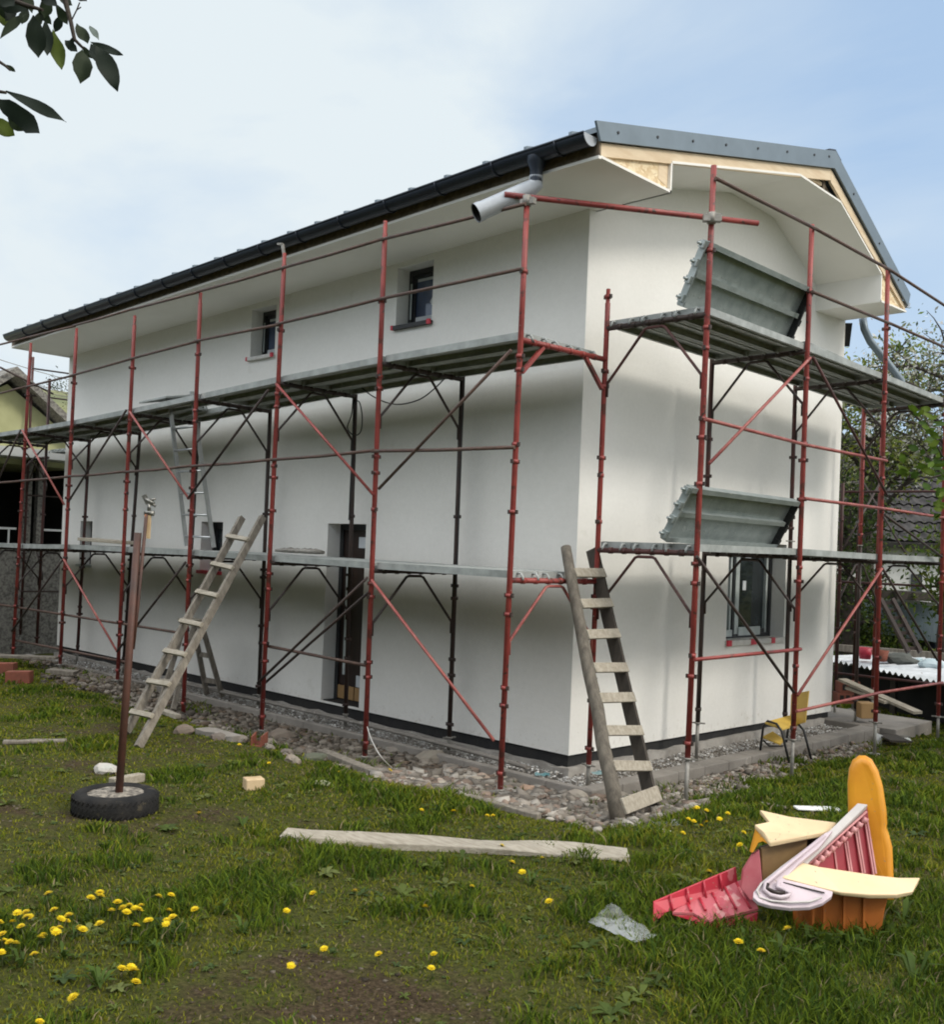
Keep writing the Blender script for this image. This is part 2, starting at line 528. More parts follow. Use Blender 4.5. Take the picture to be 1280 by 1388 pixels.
# ---------------------------------------------------------------- world, sun, camera
SUN_DIR = V((1.0, 0.25, 0.90)).normalized()       # towards the sun: right of and slightly behind the camera
SUN_EL = math.asin(SUN_DIR.z)
SUN_AZ = math.atan2(SUN_DIR.x, SUN_DIR.y)
wd = bpy.data.worlds.new('World')
SC.world = wd
wd.use_nodes = True
nt = wd.node_tree
bg = nt.nodes['Background']
sky = N(nt, 'ShaderNodeTexSky', sky_type='NISHITA')
sky.sun_disc = False
sky.sun_elevation = SUN_EL
sky.sun_rotation = SUN_AZ
sky.air_density = 1.0
sky.dust_density = 1.2
sky.ozone_density = 1.4
SKY_S = 0.12
tc = N(nt, 'ShaderNodeTexCoord')
mp = N(nt, 'ShaderNodeMapping')
mp.inputs['Scale'].default_value = (1.0, 1.0, 2.2)
mp.inputs['Location'].default_value = (.35, .1, .2)
nz = N(nt, 'ShaderNodeTexNoise')
nz.inputs['Scale'].default_value = 1.9
nz.inputs['Detail'].default_value = 7
nz.inputs['Roughness'].default_value = .55
nz.inputs['Distortion'].default_value = .4
nt.links.new(tc.outputs['Generated'], mp.inputs['Vector'])
nt.links.new(mp.outputs['Vector'], nz.inputs['Vector'])
vn = N(nt, 'ShaderNodeVectorMath', operation='NORMALIZE')
nt.links.new(tc.outputs['Generated'], vn.inputs[0])
dt = N(nt, 'ShaderNodeVectorMath', operation='DOT_PRODUCT')
nt.links.new(vn.outputs[0], dt.inputs[0])
dt.inputs[1].default_value = ray(200, 260).normalized()          # the bright cloud bank stands over the left of the yard
bank = ramp(nt, dt.outputs['Value'], [(.80, 0.0), (.97, 1.0)])
add = N(nt, 'ShaderNodeMath', operation='MULTIPLY_ADD')
nt.links.new(bank.outputs['Color'], add.inputs[0])
add.inputs[1].default_value = .27
nt.links.new(nz.outputs['Fac'], add.inputs[2])
cf = ramp(nt, add.outputs[0], [(.42, 0.0), (.58, .30), (.80, 1.0)])
sc = N(nt, 'ShaderNodeVectorMath', operation='SCALE')
nt.links.new(sky.outputs[0], sc.inputs[0])
sc.inputs['Scale'].default_value = 1.0
cl = N(nt, 'ShaderNodeRGB')
cl.outputs[0].default_value = (.79 / SKY_S, .872 / SKY_S, .915 / SKY_S, 1)
# unseen bright patch of sky, added behind the camera to light the long wall
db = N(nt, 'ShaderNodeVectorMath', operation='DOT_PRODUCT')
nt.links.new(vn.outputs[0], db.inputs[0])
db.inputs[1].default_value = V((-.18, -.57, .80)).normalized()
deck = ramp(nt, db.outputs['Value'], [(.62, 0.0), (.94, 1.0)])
veil = mixc(nt, .60, sc.outputs[0], (.585 / SKY_S, .80 / SKY_S, 1.08 / SKY_S))      # thin high haze over the blue
mixed = mixc(nt, cf.outputs['Color'], veil, cl.outputs[0])
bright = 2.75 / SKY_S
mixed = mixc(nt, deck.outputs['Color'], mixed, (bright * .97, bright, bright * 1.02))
# thin cloud around the sun, its glow added to lighten the gable wall
da = N(nt, 'ShaderNodeVectorMath', operation='DOT_PRODUCT')
nt.links.new(vn.outputs[0], da.inputs[0])
da.inputs[1].default_value = SUN_DIR
aur = ramp(nt, da.outputs['Value'], [(.62, 0.0), (.97, 1.0)])
glow = 2.3 / SKY_S
mixed = mixc(nt, aur.outputs['Color'], mixed, (glow * 1.02, glow, glow * .95))
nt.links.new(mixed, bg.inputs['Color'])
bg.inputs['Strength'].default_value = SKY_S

sl = bpy.data.lights.new('sun', 'SUN')
sl.energy = 1.65
sl.angle = math.radians(12.0)
sl.color = (1.0, .95, .86)
so = bpy.data.objects.new('sun', sl)
COL.objects.link(so)
so.rotation_euler = SUN_DIR.to_track_quat('Z', 'Y').to_euler()
so.location = (8, 2, 12)

cd = bpy.data.cameras.new('camera')
cd.sensor_fit = 'HORIZONTAL'
cd.sensor_width = 36
cd.lens = F / W * 36
cd.shift_y = (CY - H / 2) / W
cd.clip_start = .05
cd.clip_end = 3000
co = bpy.data.objects.new('camera', cd)
COL.objects.link(co)
mw = Matrix.Identity(4)
for i in range(3):
    mw[i][0], mw[i][1], mw[i][2], mw[i][3] = rt[i], -dn[i], -fw[i], CAM[i]
co.matrix_world = mw
SC.camera = co
SC.view_settings.view_transform = 'Standard'
SC.view_settings.look = 'None'
SC.view_settings.exposure = 0
SC.view_settings.gamma = 1
SC.cycles.filter_width = 1.9
SC.cycles.max_bounces = 8
SC.cycles.transparent_max_bounces = 12

# ---------------------------------------------------------------- ground
SPOTS = [(70, 1110, .9, -.55), (30, 1190, .8, -.45), (320, 1350, .7, -.5), (430, 1335, .7, -.5), (640, 1340, .6, -.42), (540, 1375, .7, -.5),
         (900, 1385, .5, -.3), (400, 1100, .35, -.6), (250, 1003, .8, -.45), (235, 1212, .35, -.4), (390, 1250, .35, -.35), (60, 1010, .7, -.2),
         (90, 1265, .75, .5), (280, 1262, .6, .45), (800, 1210, .9, .5), (1100, 1335, 1.1, .5), (1180, 1080, 1.6, .5), (960, 1090, 1.0, .45),
         (620, 1100, .6, .3), (480, 1055, .6, .4), (350, 1180, .6, .25), (1240, 1200, .9, .5), (700, 1300, .4, .2), (900, 1260, .7, .35),
         (1000, 1290, .7, .4), (180, 1180, .5, .2), (330, 1100, .6, .2)]
SPOTS = [(gp(a, b), r, s) for a, b, r, s in SPOTS]

def cover(x, y):
    c = .66
    for p, r, s in SPOTS:
        d2 = ((x - p.x) ** 2 + (y - p.y) ** 2) / (r * r)
        if d2 < 6:
            d2 = max(0.0, d2 * (1 + 1.1 * noise.noise(V((x * 2.3, y * 2.3, r)))) + .55 * noise.noise(V((x * 5.1, y * 5.1, 3))))
        if d2 < 6:
            c += (s if s > 0 else s * .60) * math.exp(-d2)
    c += .62 * noise.noise(V((x * .9, y * .9, 7))) + .50 * noise.noise(V((x * 2.6, y * 2.6, 2))) + .25 * noise.noise(V((x * 6.5, y * 6.5, 8)))
    return c

def rubble_w(x, y):
    """how much broken stone lies here"""
    w = 0.0
    jag = .25 * noise.noise(V((x * 1.3, y * 1.3, 9))) + .16 * noise.noise(V((x * 4.3, y * 4.3, 6)))
    if y < -.40 and -11.2 < x < 1.75:
        lo = -1.90 + .45 * smooth(-6, -9, x) + .35 * smooth(.2, 1.4, x) + jag * 1.6
        w = smooth(lo, lo + .35, y)
    if x > .62 and y > -1.6:
        hi = 1.50 - .30 * smooth(0, 3.5, y) + jag * .9
        if y < 5.5:
            w = max(w, smooth(hi, hi - .3, x) * smooth(-1.6, -1.2, y))
    return w

def grit(x, y):
    if -11 < x < .7 and -.5 < y < 5.6:
        return 1.0
    return rubble_w(x, y)

def axis(lo, hi, step, far):
    a = list(np.arange(lo, hi, step))
    s, x = step, hi
    while x < far:
        a.append(x)
        s *= 1.28
        x += s
    s, x = step, lo - step
    while x > -far:
        a.insert(0, x)
        s *= 1.28
        x -= s
    return a

gx, gy = axis(-11.5, 7.2, .13, 900), axis(-9.5, 7.0, .13, 900)
nx, ny = len(gx), len(gy)
gv = np.array([(x, y, gz(x, y)) for y in gy for x in gx])
ii = np.arange(nx * ny).reshape(ny, nx)
gq = np.stack([ii[:-1, :-1], ii[:-1, 1:], ii[1:, 1:], ii[1:, :-1]], -1).reshape(-1, 4)
cov = [cover(x, y) for y in gy for x in gx]
gri = [grit(x, y) for y in gy for x in gx]
MT['ground'] = mk_ground()
g = big_mesh('ground', gv, gq, 'ground', extra={'cover': cov, 'grit': gri})
g.data.polygons.foreach_set('use_smooth', [True] * len(gq))
tag(g, 'mossy yard ground of worn grass and bare brown soil', 'ground', kind='structure')

# ---------------------------------------------------------------- kerb and far slab
mb = MB()
KO, KI = -.50, -.42
def kz(x, y):
    return -.135 + .008 * noise.noise(V((x * 2, y * 2, 4)))
def kerb_run(mb, pts_out, pts_in):
    n = len(pts_out)
    for i in range(n - 1):
        a, b, c, d = pts_out[i], pts_out[i + 1], pts_in[i + 1], pts_in[i]
        top = [V((p[0], p[1], kz(p[0], p[1]))) for p in (a, b, c, d)]
        bot = [V((p[0], p[1], -.5)) for p in (a, b, c, d)]
        mb.hexa(bot, top)
out, inn = [], []
for i in range(24):
    x = -11.2 + (.66 + 11.2) * i / 23
    j = .012 * noise.noise(V((x * 1.7, 0, 0)))
    out.append((x, KO + j)); inn.append((min(x, .50), KI + j))
kerb_run(mb, out, inn)
out, inn = [], []
for i in range(14):
    y = -.50 + (5.3 + .5) * i / 13
    j = .012 * noise.noise(V((y * 1.7, 3, 0)))
    out.append((.66 + .012 * i * .6 + j, y)); inn.append((.50 + j, max(y, -.42)))
kerb_run(mb, out, inn)
mb.box((-.6, 5.3, -.5), (.95, 6.5, -.128))
tag(mb.build('kerb', 'concrete', bevel=.012), 'low concrete kerb around the foot of the white house', 'kerb', kind='structure')

# ---------------------------------------------------------------- house
WX, WY = -11.12, 5.53
def drop(x):
    return .0222 * min(x, 0)
house = thing('house', 'white rendered two storey house wrapped in red scaffolding', 'house', (-5.5, 2.7, 0))

def wall_with_holes(mb, P, u0, u1, z0, z1, holes, inward, mi=0, flip=False):
    us = sorted({u0, u1, *[h[0] for h in holes], *[h[1] for h in holes]})
    zs = sorted({z0, z1, *[h[2] for h in holes], *[h[3] for h in holes]})
    for a, b in zip(us, us[1:]):
        for c, d in zip(zs, zs[1:]):
            if any(h[0] <= a and b <= h[1] and h[2] <= c and d <= h[3] for h in holes):
                continue
            mb.quad(P(a, c), P(b, c), P(b, d), P(a, d), mi)
    for a, b, c, d in holes:
        k = [P(a, c), P(b, c), P(b, d), P(a, d)]
        q = [p + inward for p in k]
        for i in range(4):
            mb.quad(k[i], k[(i + 1) % 4], q[(i + 1) % 4], q[i], mi)

FR = dict(door=(-3.80, -3.09, 0.02, 2.14), w1=(-2.72, -2.13, 4.355, 5.035), w2=(-5.63, -5.07, 4.30, 4.955), w3=(-6.66, -6.11, 1.45, 2.135), w4=(-10.42, -9.99, 1.39, 2.11))
GA = dict(gw=(2.77, 4.13, .97, 2.11))
DEP = .21
def PF(u, z):
    return V((u, 0, z + (drop(u) if z > 5.1 else 0)))
def PG(u, z):
    if z == 0.0:
        z = -.009 * u
    return V((0, u, z))
mb = MB()
wall_with_holes(mb, PF, WX, 0, 0.0, 5.165, list(FR.values()), V((0, DEP, 0)))
wall_with_holes(mb, PG, 0, WY, 0.0, 5.165, list(GA.values()), V((-DEP, 0, 0)))
mb.add([(0, 0, 5.165), (0, WY, 5.165), (0, 5.0, 5.40), (0, 3.2, 6.2), (0, 0, 5.44)], [(0, 1, 2, 3, 4)])
mb.quad((0, WY, -.05), (WX, WY, 0), (WX, WY, 4.9), (0, WY, 5.147))
mb.add([(WX, 0, 0), (WX, WY, 0), (WX, WY, 4.9), (WX, 3.2, 5.95), (WX, 0, 4.9)], [(0, 4, 3, 2, 1)])
mb.quad((WX, 0, 0), (0, 0, 0), (0, WY, -.05), (WX, WY, 0))
wall = mb.build('wall', 'render', house)
mb = MB()
mb.box((WX + .03, .03, -.13), (-.03, WY - .03, -.002))
for y0, y1 in ((.03, 5.0),):
    pass
mb.build('plinth', 'plinth', house)
mb = MB()
pr_ = []
def footing_strip(mb, fn, n, out):
    for i in range(n):
        a, b = fn(i / n), fn((i + 1) / n)
        h0 = -.115 + .03 * noise.noise(V((a.x * 4, a.y * 4, 0)))
        h1 = -.115 + .03 * noise.noise(V((b.x * 4, b.y * 4, 0)))
        o0 = out * (.03 + .05 * abs(noise.noise(V((a.x * 3, a.y * 3, 5)))))
        o1 = out * (.03 + .05 * abs(noise.noise(V((b.x * 3, b.y * 3, 5)))))
        mb.hexa([a + V((0, 0, -.5)), b + V((0, 0, -.5)), b - out * .1 + V((0, 0, -.5)), a - out * .1 + V((0, 0, -.5))],
                [a + o0 + V((0, 0, h0)), b + o1 + V((0, 0, h1)), b - out * .1 + V((0, 0, h1)), a - out * .1 + V((0, 0, h0))])
footing_strip(mb, lambda t: V((WX + (-WX + .03) * t, -.0, 0)), 60, V((0, -1, 0)))
footing_strip(mb, lambda t: V((.0, -.03 + 5.3 * t, 0)), 34, V((1, 0, 0)))
mb.build('footing', 'footing', house)

# windows and door ------------------------------------------------
def window(hole, P, inw, opening_kind):
    a, b, c, d = hole
    along = (P(b, c) - P(a, c)).normalized()
    up = V((0, 0, 1))
    o = P(a, c) + inw * (DEP - .03)
    w, h = b - a, d - c
    def rect(mb, u0, u1, v0, v1, t0, t1, mi=0):
        A = [o + along * u + up * v + inw * t0 for u, v in ((u0, v0), (u1, v0), (u1, v1), (u0, v1))]
        B = [p + inw * (t1 - t0) for p in A]
        mb.hexa(A, B, mi)
    f = .055
    mb = MB()
    rect(mb, 0, f, 0, h, 0, .07); rect(mb, w - f, w, 0, h, 0, .07)
    rect(mb, f, w - f, 0, f, 0.002, .07); rect(mb, f, w - f, h - f, h, 0.002, .07)
    fr = mb.build('window', 'frame', house)
    return fr, rect, w, h, f

for key, gl in (('w1', 'blueglass'), ('w2', 'blueglass'), ('w3', 'glass'), ('w4', 'glass')):
    fr, rect, w, h, f = window(FR[key], PF, V((0, 1, 0)), key)
    mb = MB(); rect(mb, f, w - f, f, h - f, .045, .05); mb.build('pane', gl, fr)
    mb = MB()
    for u in (f, w - f - .035):
        rect(mb, u, u + .035, f, h - f, .02, .044)
    rect(mb, f + .035, w - f - .035, f, f + .035, .02, .044); rect(mb, f + .035, w - f - .035, h - f - .035, h - f, .02, .044)
    mb.build('sash', 'frame', fr)
    if key in ('w1', 'w2'):
        mb = MB(); rect(mb, .035, .058, h * .18, h * .78, -.006, .0); mb.build('protective_film', 'whitefilm', fr)
        mb = MB()
        cx, cz = w * .66, h * .44
        q = [(cx - .075, cz), (cx, cz - .09), (cx + .07, cz + .01), (cx - .01, cz + .085)]
        A = [P_ for P_ in [PF(FR[key][0] + u, FR[key][2] + v) + V((0, DEP - .03 + .040, 0)) for u, v in q]]
        mb.prism(A, (0, .004, 0)); mb.build('sticker', 'paper', fr)
        mb = MB(); rect(mb, f + .05, w - f - .05, h - f - .075, h - f - .045, .036, .042); mb.build('paper_strip', 'paper', fr)
        mb = MB(); rect(mb, f + .06, w - f - .02, f + .01, f + .085, .012, .0195); mb.build('paper_strip', 'paper', fr)
        mb = MB(); rect(mb, -.02, w + .02, -.03, .012, -.235, -.03); mb.build('sill', 'black' if key == 'w1' else 'tape', fr)
        mb = MB()
        rect(mb, -.024, .012, -.032, .018, -.238, -.21); mb.build('tape_end', 'redtape', fr)
        mb = MB(); rect(mb, w - .022, w + .022, -.032, .022, -.238, -.21); mb.build('tape_end', 'redtape', fr)
    elif key == 'w3':
        mb = MB(); rect(mb, -.02, w + .02, -.035, .01, -.225, -.03); mb.build('sill', 'redtape', fr)
    else:
        mb = MB(); rect(mb, -.02, w + .02, -.03, .01, -.225, -.03); mb.build('sill', 'whitefilm', fr)

fr, rect, w, h, f = window(GA['gw'], PG, V((-1, 0, 0)), 'gw')
mb = MB()
rect(mb, f, w * .40, f, h - f, .045, .05); rect(mb, w * .44, w - f, f, h - f, .045, .05)
mb.build('pane', 'glass', fr)
for u, wd_ in ((w * .28, .035), (w * .365, .085), (w * .905, .04)):
    mb = MB(); rect(mb, u, u + wd_, f, h - f, .01 if wd_ < .05 else .004, .044); mb.build('protective_film', 'whitefilm', fr)
mb = MB()
rect(mb, w * .335, w * .365, f, h - f, .012, .044); rect(mb, f, f + .03, f, h - f, .012, .044); rect(mb, w - f - .04, w - f, f, h - f, .012, .044)
rect(mb, w * .44, w - f - .045, f, f + .05, .012, .044)
mb.build('sash', 'frame', fr)
for r_ in ((w * .53, w * .585, h * .50, h * .60, .038, .044), (w * .50, w * .66, h * .84, h * .90, .040, .044)):
    mb = MB(); rect(mb, *r_); mb.build('sticker', 'paper', fr)
for r_ in ((f + .01, w * .30, .03, .11, -.02, .0), (w * .42, w * .80, .035, .135, -.012, -.002)):
    mb = MB(); rect(mb, *r_); mb.build('plastic_wrap', 'whitefilm', fr)
mb = MB(); rect(mb, -.02, w + .02, -.045, .012, -.225, -.03); mb.build('sill', 'tape', fr)
for u0, u1 in ((-.022, .05), (w * .36, w * .45), (w * .72, w * .78)):
    mb = MB(); rect(mb, u0, u1, -.05, .016, -.231, -.20); mb.build('tape_strip', 'redtape', fr)

a, b, c, d = FR['door']
o = V((a, DEP, c)); w, h = b - a, d - c
mb = MB(); mb.box((a + .06, DEP, c + .19), (b, DEP + .05, d - .07)); door = mb.build('door', 'doorwood', house)
mb = MB(); mb.box((a, DEP - .02, c + .0), (a + .058, DEP + .06, d)); mb.box((a + .058, DEP - .02, d - .068), (b, DEP + .06, d)); mb.build('door_frame', 'frame', door)
mb = MB(); mb.box((a + .16, DEP - .03, c + .32), (a + .215, DEP - .004, d - .42)); mb.build('door_glass_strip', 'whitefilm', door)
mb = MB(); mb.box((a + .36, DEP - .02, d - .28), (b - .02, DEP - .004, d - .15)); mb.build('sticker', 'paper', door)
mb = MB(); mb.box((a + .06, DEP - .01, c + .03), (a + .36, DEP + .04, c + .185)); mb.build('cardboard_strip', 'carton', door); mb = MB(); mb.box((a + .38, DEP - .01, c + .03), (b, DEP + .04, c + .185)); mb.build('cardboard_strip', 'carton', door)
mb = MB(); mb.box((a + .40, DEP - .012, c + .195), (b - .03, DEP - .002, c + .33)); mb.build('paper_notice', 'paper', door)
mb = MB(); mb.box((a + .002, .034, c - .13), (b - .002, DEP + .05, c + .012)); mb.build('threshold', 'darkin', house)

# roof -------------------------------------------------------------
RX0, RX1 = -11.10, .835
RY, RZ = 3.264, 6.484
EY, EZ = -1.00, 5.385
BY, BZ = 5.47, 5.335
def rp(x, y, z):
    return V((x, y, z + drop(x)))
xs = [RX1, 0.0, RX0]
mb = MB()
for x0, x1 in zip(xs, xs[1:]):
    for (ya, za, yb, zb) in ((EY, EZ, RY, RZ), (BY, BZ, RY, RZ)):
        T = .045
        mb.hexa([rp(x0, ya, za - T), rp(x1, ya, za - T), rp(x1, yb, zb - T), rp(x0, yb, zb - T)], [rp(x0, ya, za), rp(x1, ya, za), rp(x1, yb, zb), rp(x0, yb, zb)])
roof = mb.build('roof', 'roofmetal', house)
mb = MB()
x = RX1 - .28
while x > RX0:
    for (ya, za, yb, zb) in ((EY - .005, EZ - .002, RY - .02, RZ - .005), (BY + .02, BZ - .01, RY + .02, RZ - .01)):
        A = [rp(x - .018, ya, za), rp(x + .018, ya, za), rp(x + .018, yb, zb), rp(x - .018, yb, zb)]
        mb.hexa(A, [p + V((0, 0, .030)) for p in A])
    x -= .5
mb.build('standing_seams', 'roofmetal', roof)
mb = MB()
for x0, x1 in zip([RX1 + .02, 0, RX0], [0, RX0]):
    for s in (-1, 1):
        k = .2565 if s < 0 else .52
        A = [rp(x0, RY, RZ + .006), rp(x1, RY, RZ + .006), rp(x1, RY + s * .15, RZ - .15 * k + .008), rp(x0, RY + s * .15, RZ - .15 * k + .008)]
        mb.hexa(A, [p + V((0, 0, .025)) for p in A])
mb.build('ridge_cap', 'gutter', roof)
# verge trim on the gable
mb = MB()
TR = [(-1.045, 5.415), (RY, 6.495), (RY - .01, 6.30), (-.975, 5.27)]
TR2 = [(RY, 6.495), (5.50, 5.36), (5.44, 5.20), (RY - .01, 6.30)]
for q in (TR, TR2):
    mb.prism([V((RX1 + .002, y, z)) for y, z in q], (.022, 0, 0))
verge = mb.build('verge_trim', 'roofmetal', roof)
mb = MB()
for y in (-.75, -.18, .38, .95, 1.55, 2.15, 2.75, 3.1):
    z = 5.345 + (y + 1.0) * .2535
    mb.tube([(RX1 + .022, y, z), (RX1 + .032, y, z)], .013, 8)
for y in (3.75, 4.5, 5.1):
    z = 6.40 - (y - RY) * .515
    mb.tube([(RX1 + .022, y, z), (RX1 + .032, y, z)], .013, 8)
mb.build('screws', 'black', verge)
# wooden rake boards under the trim
mb = MB()
def rake(y):
    return 5.27 + (y + .975) * .2435
mb.prism([V((.795, y, z)) for y, z in ((-.93, 5.275), (RY - .03, rake(RY) - .008), (RY - .03, rake(RY) - .135), (-.93, 5.165))], (.03, 0, 0)); mb.build('rake_board', 'pine', roof); mb = MB()
mb.prism([V((.795, y, z)) for y, z in ((RY - .02, 6.29), (5.43, 5.21), (5.43, 5.14), (RY - .02, 6.15))], (.028, 0, 0))
mb.build('rake_board', 'pine', roof)
mb = MB()
mb.prism([V((.772, y, z)) for y, z in ((-.06, 5.24), (.09, 5.20), (.09, 5.42), (-.06, 5.385))], (.028, 0, 0)); mb.build('osb_offcut', 'pine', roof)
mb = MB()
mb.prism([V((.775, y, z)) for y, z in ((-.90, 5.16), (.10, 5.16), (.10, 5.425), (-.88, 5.185))], (.022, 0, 0)); mb.build('osb_panel', 'osb', roof)
mb = MB(); mb.prism([V((.775, y, z)) for y, z in ((4.685, 5.12), (5.42, 5.14), (4.685, 5.52))], (.022, 0, 0)); mb.build('osb_panel', 'osb', roof)
mb = MB()
mb.box((.70, 3.16, 6.012), (.77, 3.22, 6.22)); mb.build('roof_strut', 'fascia', roof)
mb = MB(); mb.box((.70, 2.72, 6.10), (.76, 3.155, 6.135)); mb.build('roof_strut', 'pine', roof)
mb = MB(); mb.bar((.74, 3.25, 6.13), (.74, 3.44, 6.02), .03, .02); mb.build('roof_strut', 'fascia', roof)
# soffit boards
SP = [(-.93, 5.15), (.11, 5.15), (.11, 5.417), (2.51, 6.005), (3.49, 5.985), (4.665, 5.43), (4.665, 5.10), (5.46, 5.125)]
mb = MB()
nrm = []
for (y0, z0), (y1, z1) in zip(SP, SP[1:]):
    dv = V((0, y1 - y0, z1 - z0)).normalized()
    n_ = V((0, -dv.z, dv.y)) * .022
    if abs(y1 - y0) < 1e-3:
        n_ = V((0, -.022 if z1 > z0 else .022, 0)) * (1 if y0 < 1 else 1)
    A = [V((.0, y0, z0)), V((.83, y0, z0)), V((.83, y1, z1)), V((.0, y1, z1))]
    mb.hexa(A, [p + n_ for p in A])
A = [V((WX - .02, -.93, 5.15 + drop(WX))), V((-.001, -.93, 5.15)), V((-.001, 0.02, 5.15)), V((WX - .02, 0.02, 5.15 + drop(WX)))]
mb.hexa(A, [p + V((0, 0, .022)) for p in A])
A = [V((WX - .03, -.93, 5.15 + drop(WX))), V((WX - .021, -.93, 5.15 + drop(WX))), V((WX - .021, 2.6, 5.15 + drop(WX))), V((WX - .03, 2.6, 5.15 + drop(WX)))]
mb.hexa(A, [p + V((0, 0, .022)) for p in A])
A = [V((WX - .031, -.955, 5.135 + drop(WX))), V((WX - .031, .4, 5.135 + drop(WX))), V((WX - .031, .4, 5.60 + drop(WX))), V((WX - .031, -.955, 5.30 + drop(WX)))]
mb.prism(A, (-.012, 0, 0))
soff = mb.build('soffit', 'soffit', house)
mb = MB()
for x0, x1 in ((.83, 0), (0, WX - .02)):
    A = [rp(x0, -.955, 5.165), rp(x1, -.955, 5.165), rp(x1, -.932, 5.165), rp(x0, -.932, 5.165)]
    mb.hexa(A, [p + V((0, 0, .17)) for p in A])
mb.build('fascia', 'fascia', roof)
mb = MB()
for x0, x1 in ((.832, 0), (0, WX - .02)):
    A = [rp(x0, -.962, 5.138), rp(x1, -.962, 5.138), rp(x1, -.93, 5.138), rp(x0, -.93, 5.138)]
    mb.hexa(A, [p + V((0, 0, .026)) for p in A])
mb.build('edge_bead', 'soffit', soff)
# gutter: half round, open at the top
def half_gutter(mb, x0, x1, y, z, r, mi=0, n=12):
    vs, fs = [], []
    for x in (x0, x1):
        for rr in (r, r - .006):
            for i in range(n + 1):
                t = math.pi + math.pi * i / n
                vs.append(rp(x, y + rr * math.cos(t), z + rr * math.sin(t)))
    k = n + 1
    for i in range(n):
        fs.append((i, i + 1, 2 * k + i + 1, 2 * k + i))
        fs.append((k + i, 3 * k + i, 3 * k + i + 1, k + i + 1))
    mb.add(vs, fs, mi, True)
    mb.tube([rp(x0, y - r, z), rp(x1, y - r, z)], .011, 6, mi)
GY, GZ_, GR = -1.05, 5.305, .088
mb = MB()
half_gutter(mb, RX1 - .03, 0, GY, GZ_, GR)
half_gutter(mb, 0, RX0 + .05, GY, GZ_, GR)
gut = mb.build('gutter', 'gutter', house)
mb = MB()
for x in (RX1 - .03, RX0 + .05):
    mb = MB()
    cap = [rp(x, GY + GR * math.cos(math.pi + math.pi * i / 12), GZ_ + GR * math.sin(math.pi + math.pi * i / 12)) for i in range(13)]
    mb.prism(cap, (.006 if x > 0 else -.006, 0, 0))
    mb.build('end_cap', 'greypipe', gut)
x = .5
while x > RX0 + .1:
    mb = MB()
    mb.box((x - .012, GY - GR - .008, GZ_ + drop(x) - .004), (x + .012, GY + GR, GZ_ + drop(x) + .004))
    mb.tube([rp(x, GY + (GR + .006) * math.cos(math.pi + math.pi * i / 8), GZ_ + (GR + .006) * math.sin(math.pi + math.pi * i / 8)) for i in range(9)], .009, 5)
    mb.build('bracket', 'gutter', gut)
    x -= .72
# outlet and downpipe stub
oc = V((.235, GY, GZ_ - GR - .01))
mb = MB()
mb.lathe([(.085, .055), (.082, .0), (.056, -.05), (.056, -.16)], oc, 20)
mb.build('outlet', 'gutter', gut)
e1, e2 = oc + V((0, .0, -.12)), V((-.62, -.86, 5.03))
e2 = pln(646, 289, 1, -1.48)
mb = MB()
p0 = oc + V((0, 0, -.10)); p1 = oc + V((-.01, .01, -.17)); p2 = p1 + (e2 - p1) * .12 + V((0, 0, -.02))
mb.tube([p0, p1, p2, p2 + (e2 - p2) * .5, e2], [.058, .066, .078, .078, .078], 20, 0, cap=False)
mb.tube([p2 + (e2 - p2) * .5, e2], .072, 20, 1, cap=False)
dpipe = mb.build('downpipe', ['greypipe', 'darkin'], house)
mb = MB(); mb.tube([e2 - (e2 - p2).normalized() * .05, e2 + (e2 - p2).normalized() * .004], .083, 20, 0, cap=False); mb.build('socket', 'greypipe', dpipe)
# rear gutter and its pipe
mb = MB()
half_gutter(mb, RX1 - .02, 0, 5.53, 5.27, .07)
half_gutter(mb, 0, RX0, 5.53, 5.27, .07)
for x in (RX1 - .02,):
    mb.prism([rp(x, 5.53 + .07 * math.cos(math.pi + math.pi * i / 12), 5.27 + .07 * math.sin(math.pi + math.pi * i / 12)) for i in range(13)], (.005, 0, 0))
mb.build('gutter', 'greypipe', house)
mb = MB()
mb.tube([pln(1170, 432, 1, 5.70), pln(1172, 446, 1, 5.72), pln(1180, 463, 1, 5.78), pln(1202, 490, 1, 5.95), pln(1222, 516, 1, 6.1), pln(1224, 560, 1, 6.1)], .05, 12)
mb.build('downpipe', 'roofmetal', house)
mb = MB()
mb.hexa([pln(*q, 1, 5.6) for q in ((1140, 470), (1152, 470), (1156, 438), (1140, 438))], [pln(*q, 1, 5.72) for q in ((1140, 470), (1152, 470), (1156, 438), (1140, 438))])
mb.build('rear_bracket', 'black', house)

# ---------------------------------------------------------------- scaffolding
def along(a, b, z):
    """point of the line a-b (xy by z) at height z"""
    t = (z - a.z) / (b.z - a.z)
    return a + (b - a) * t

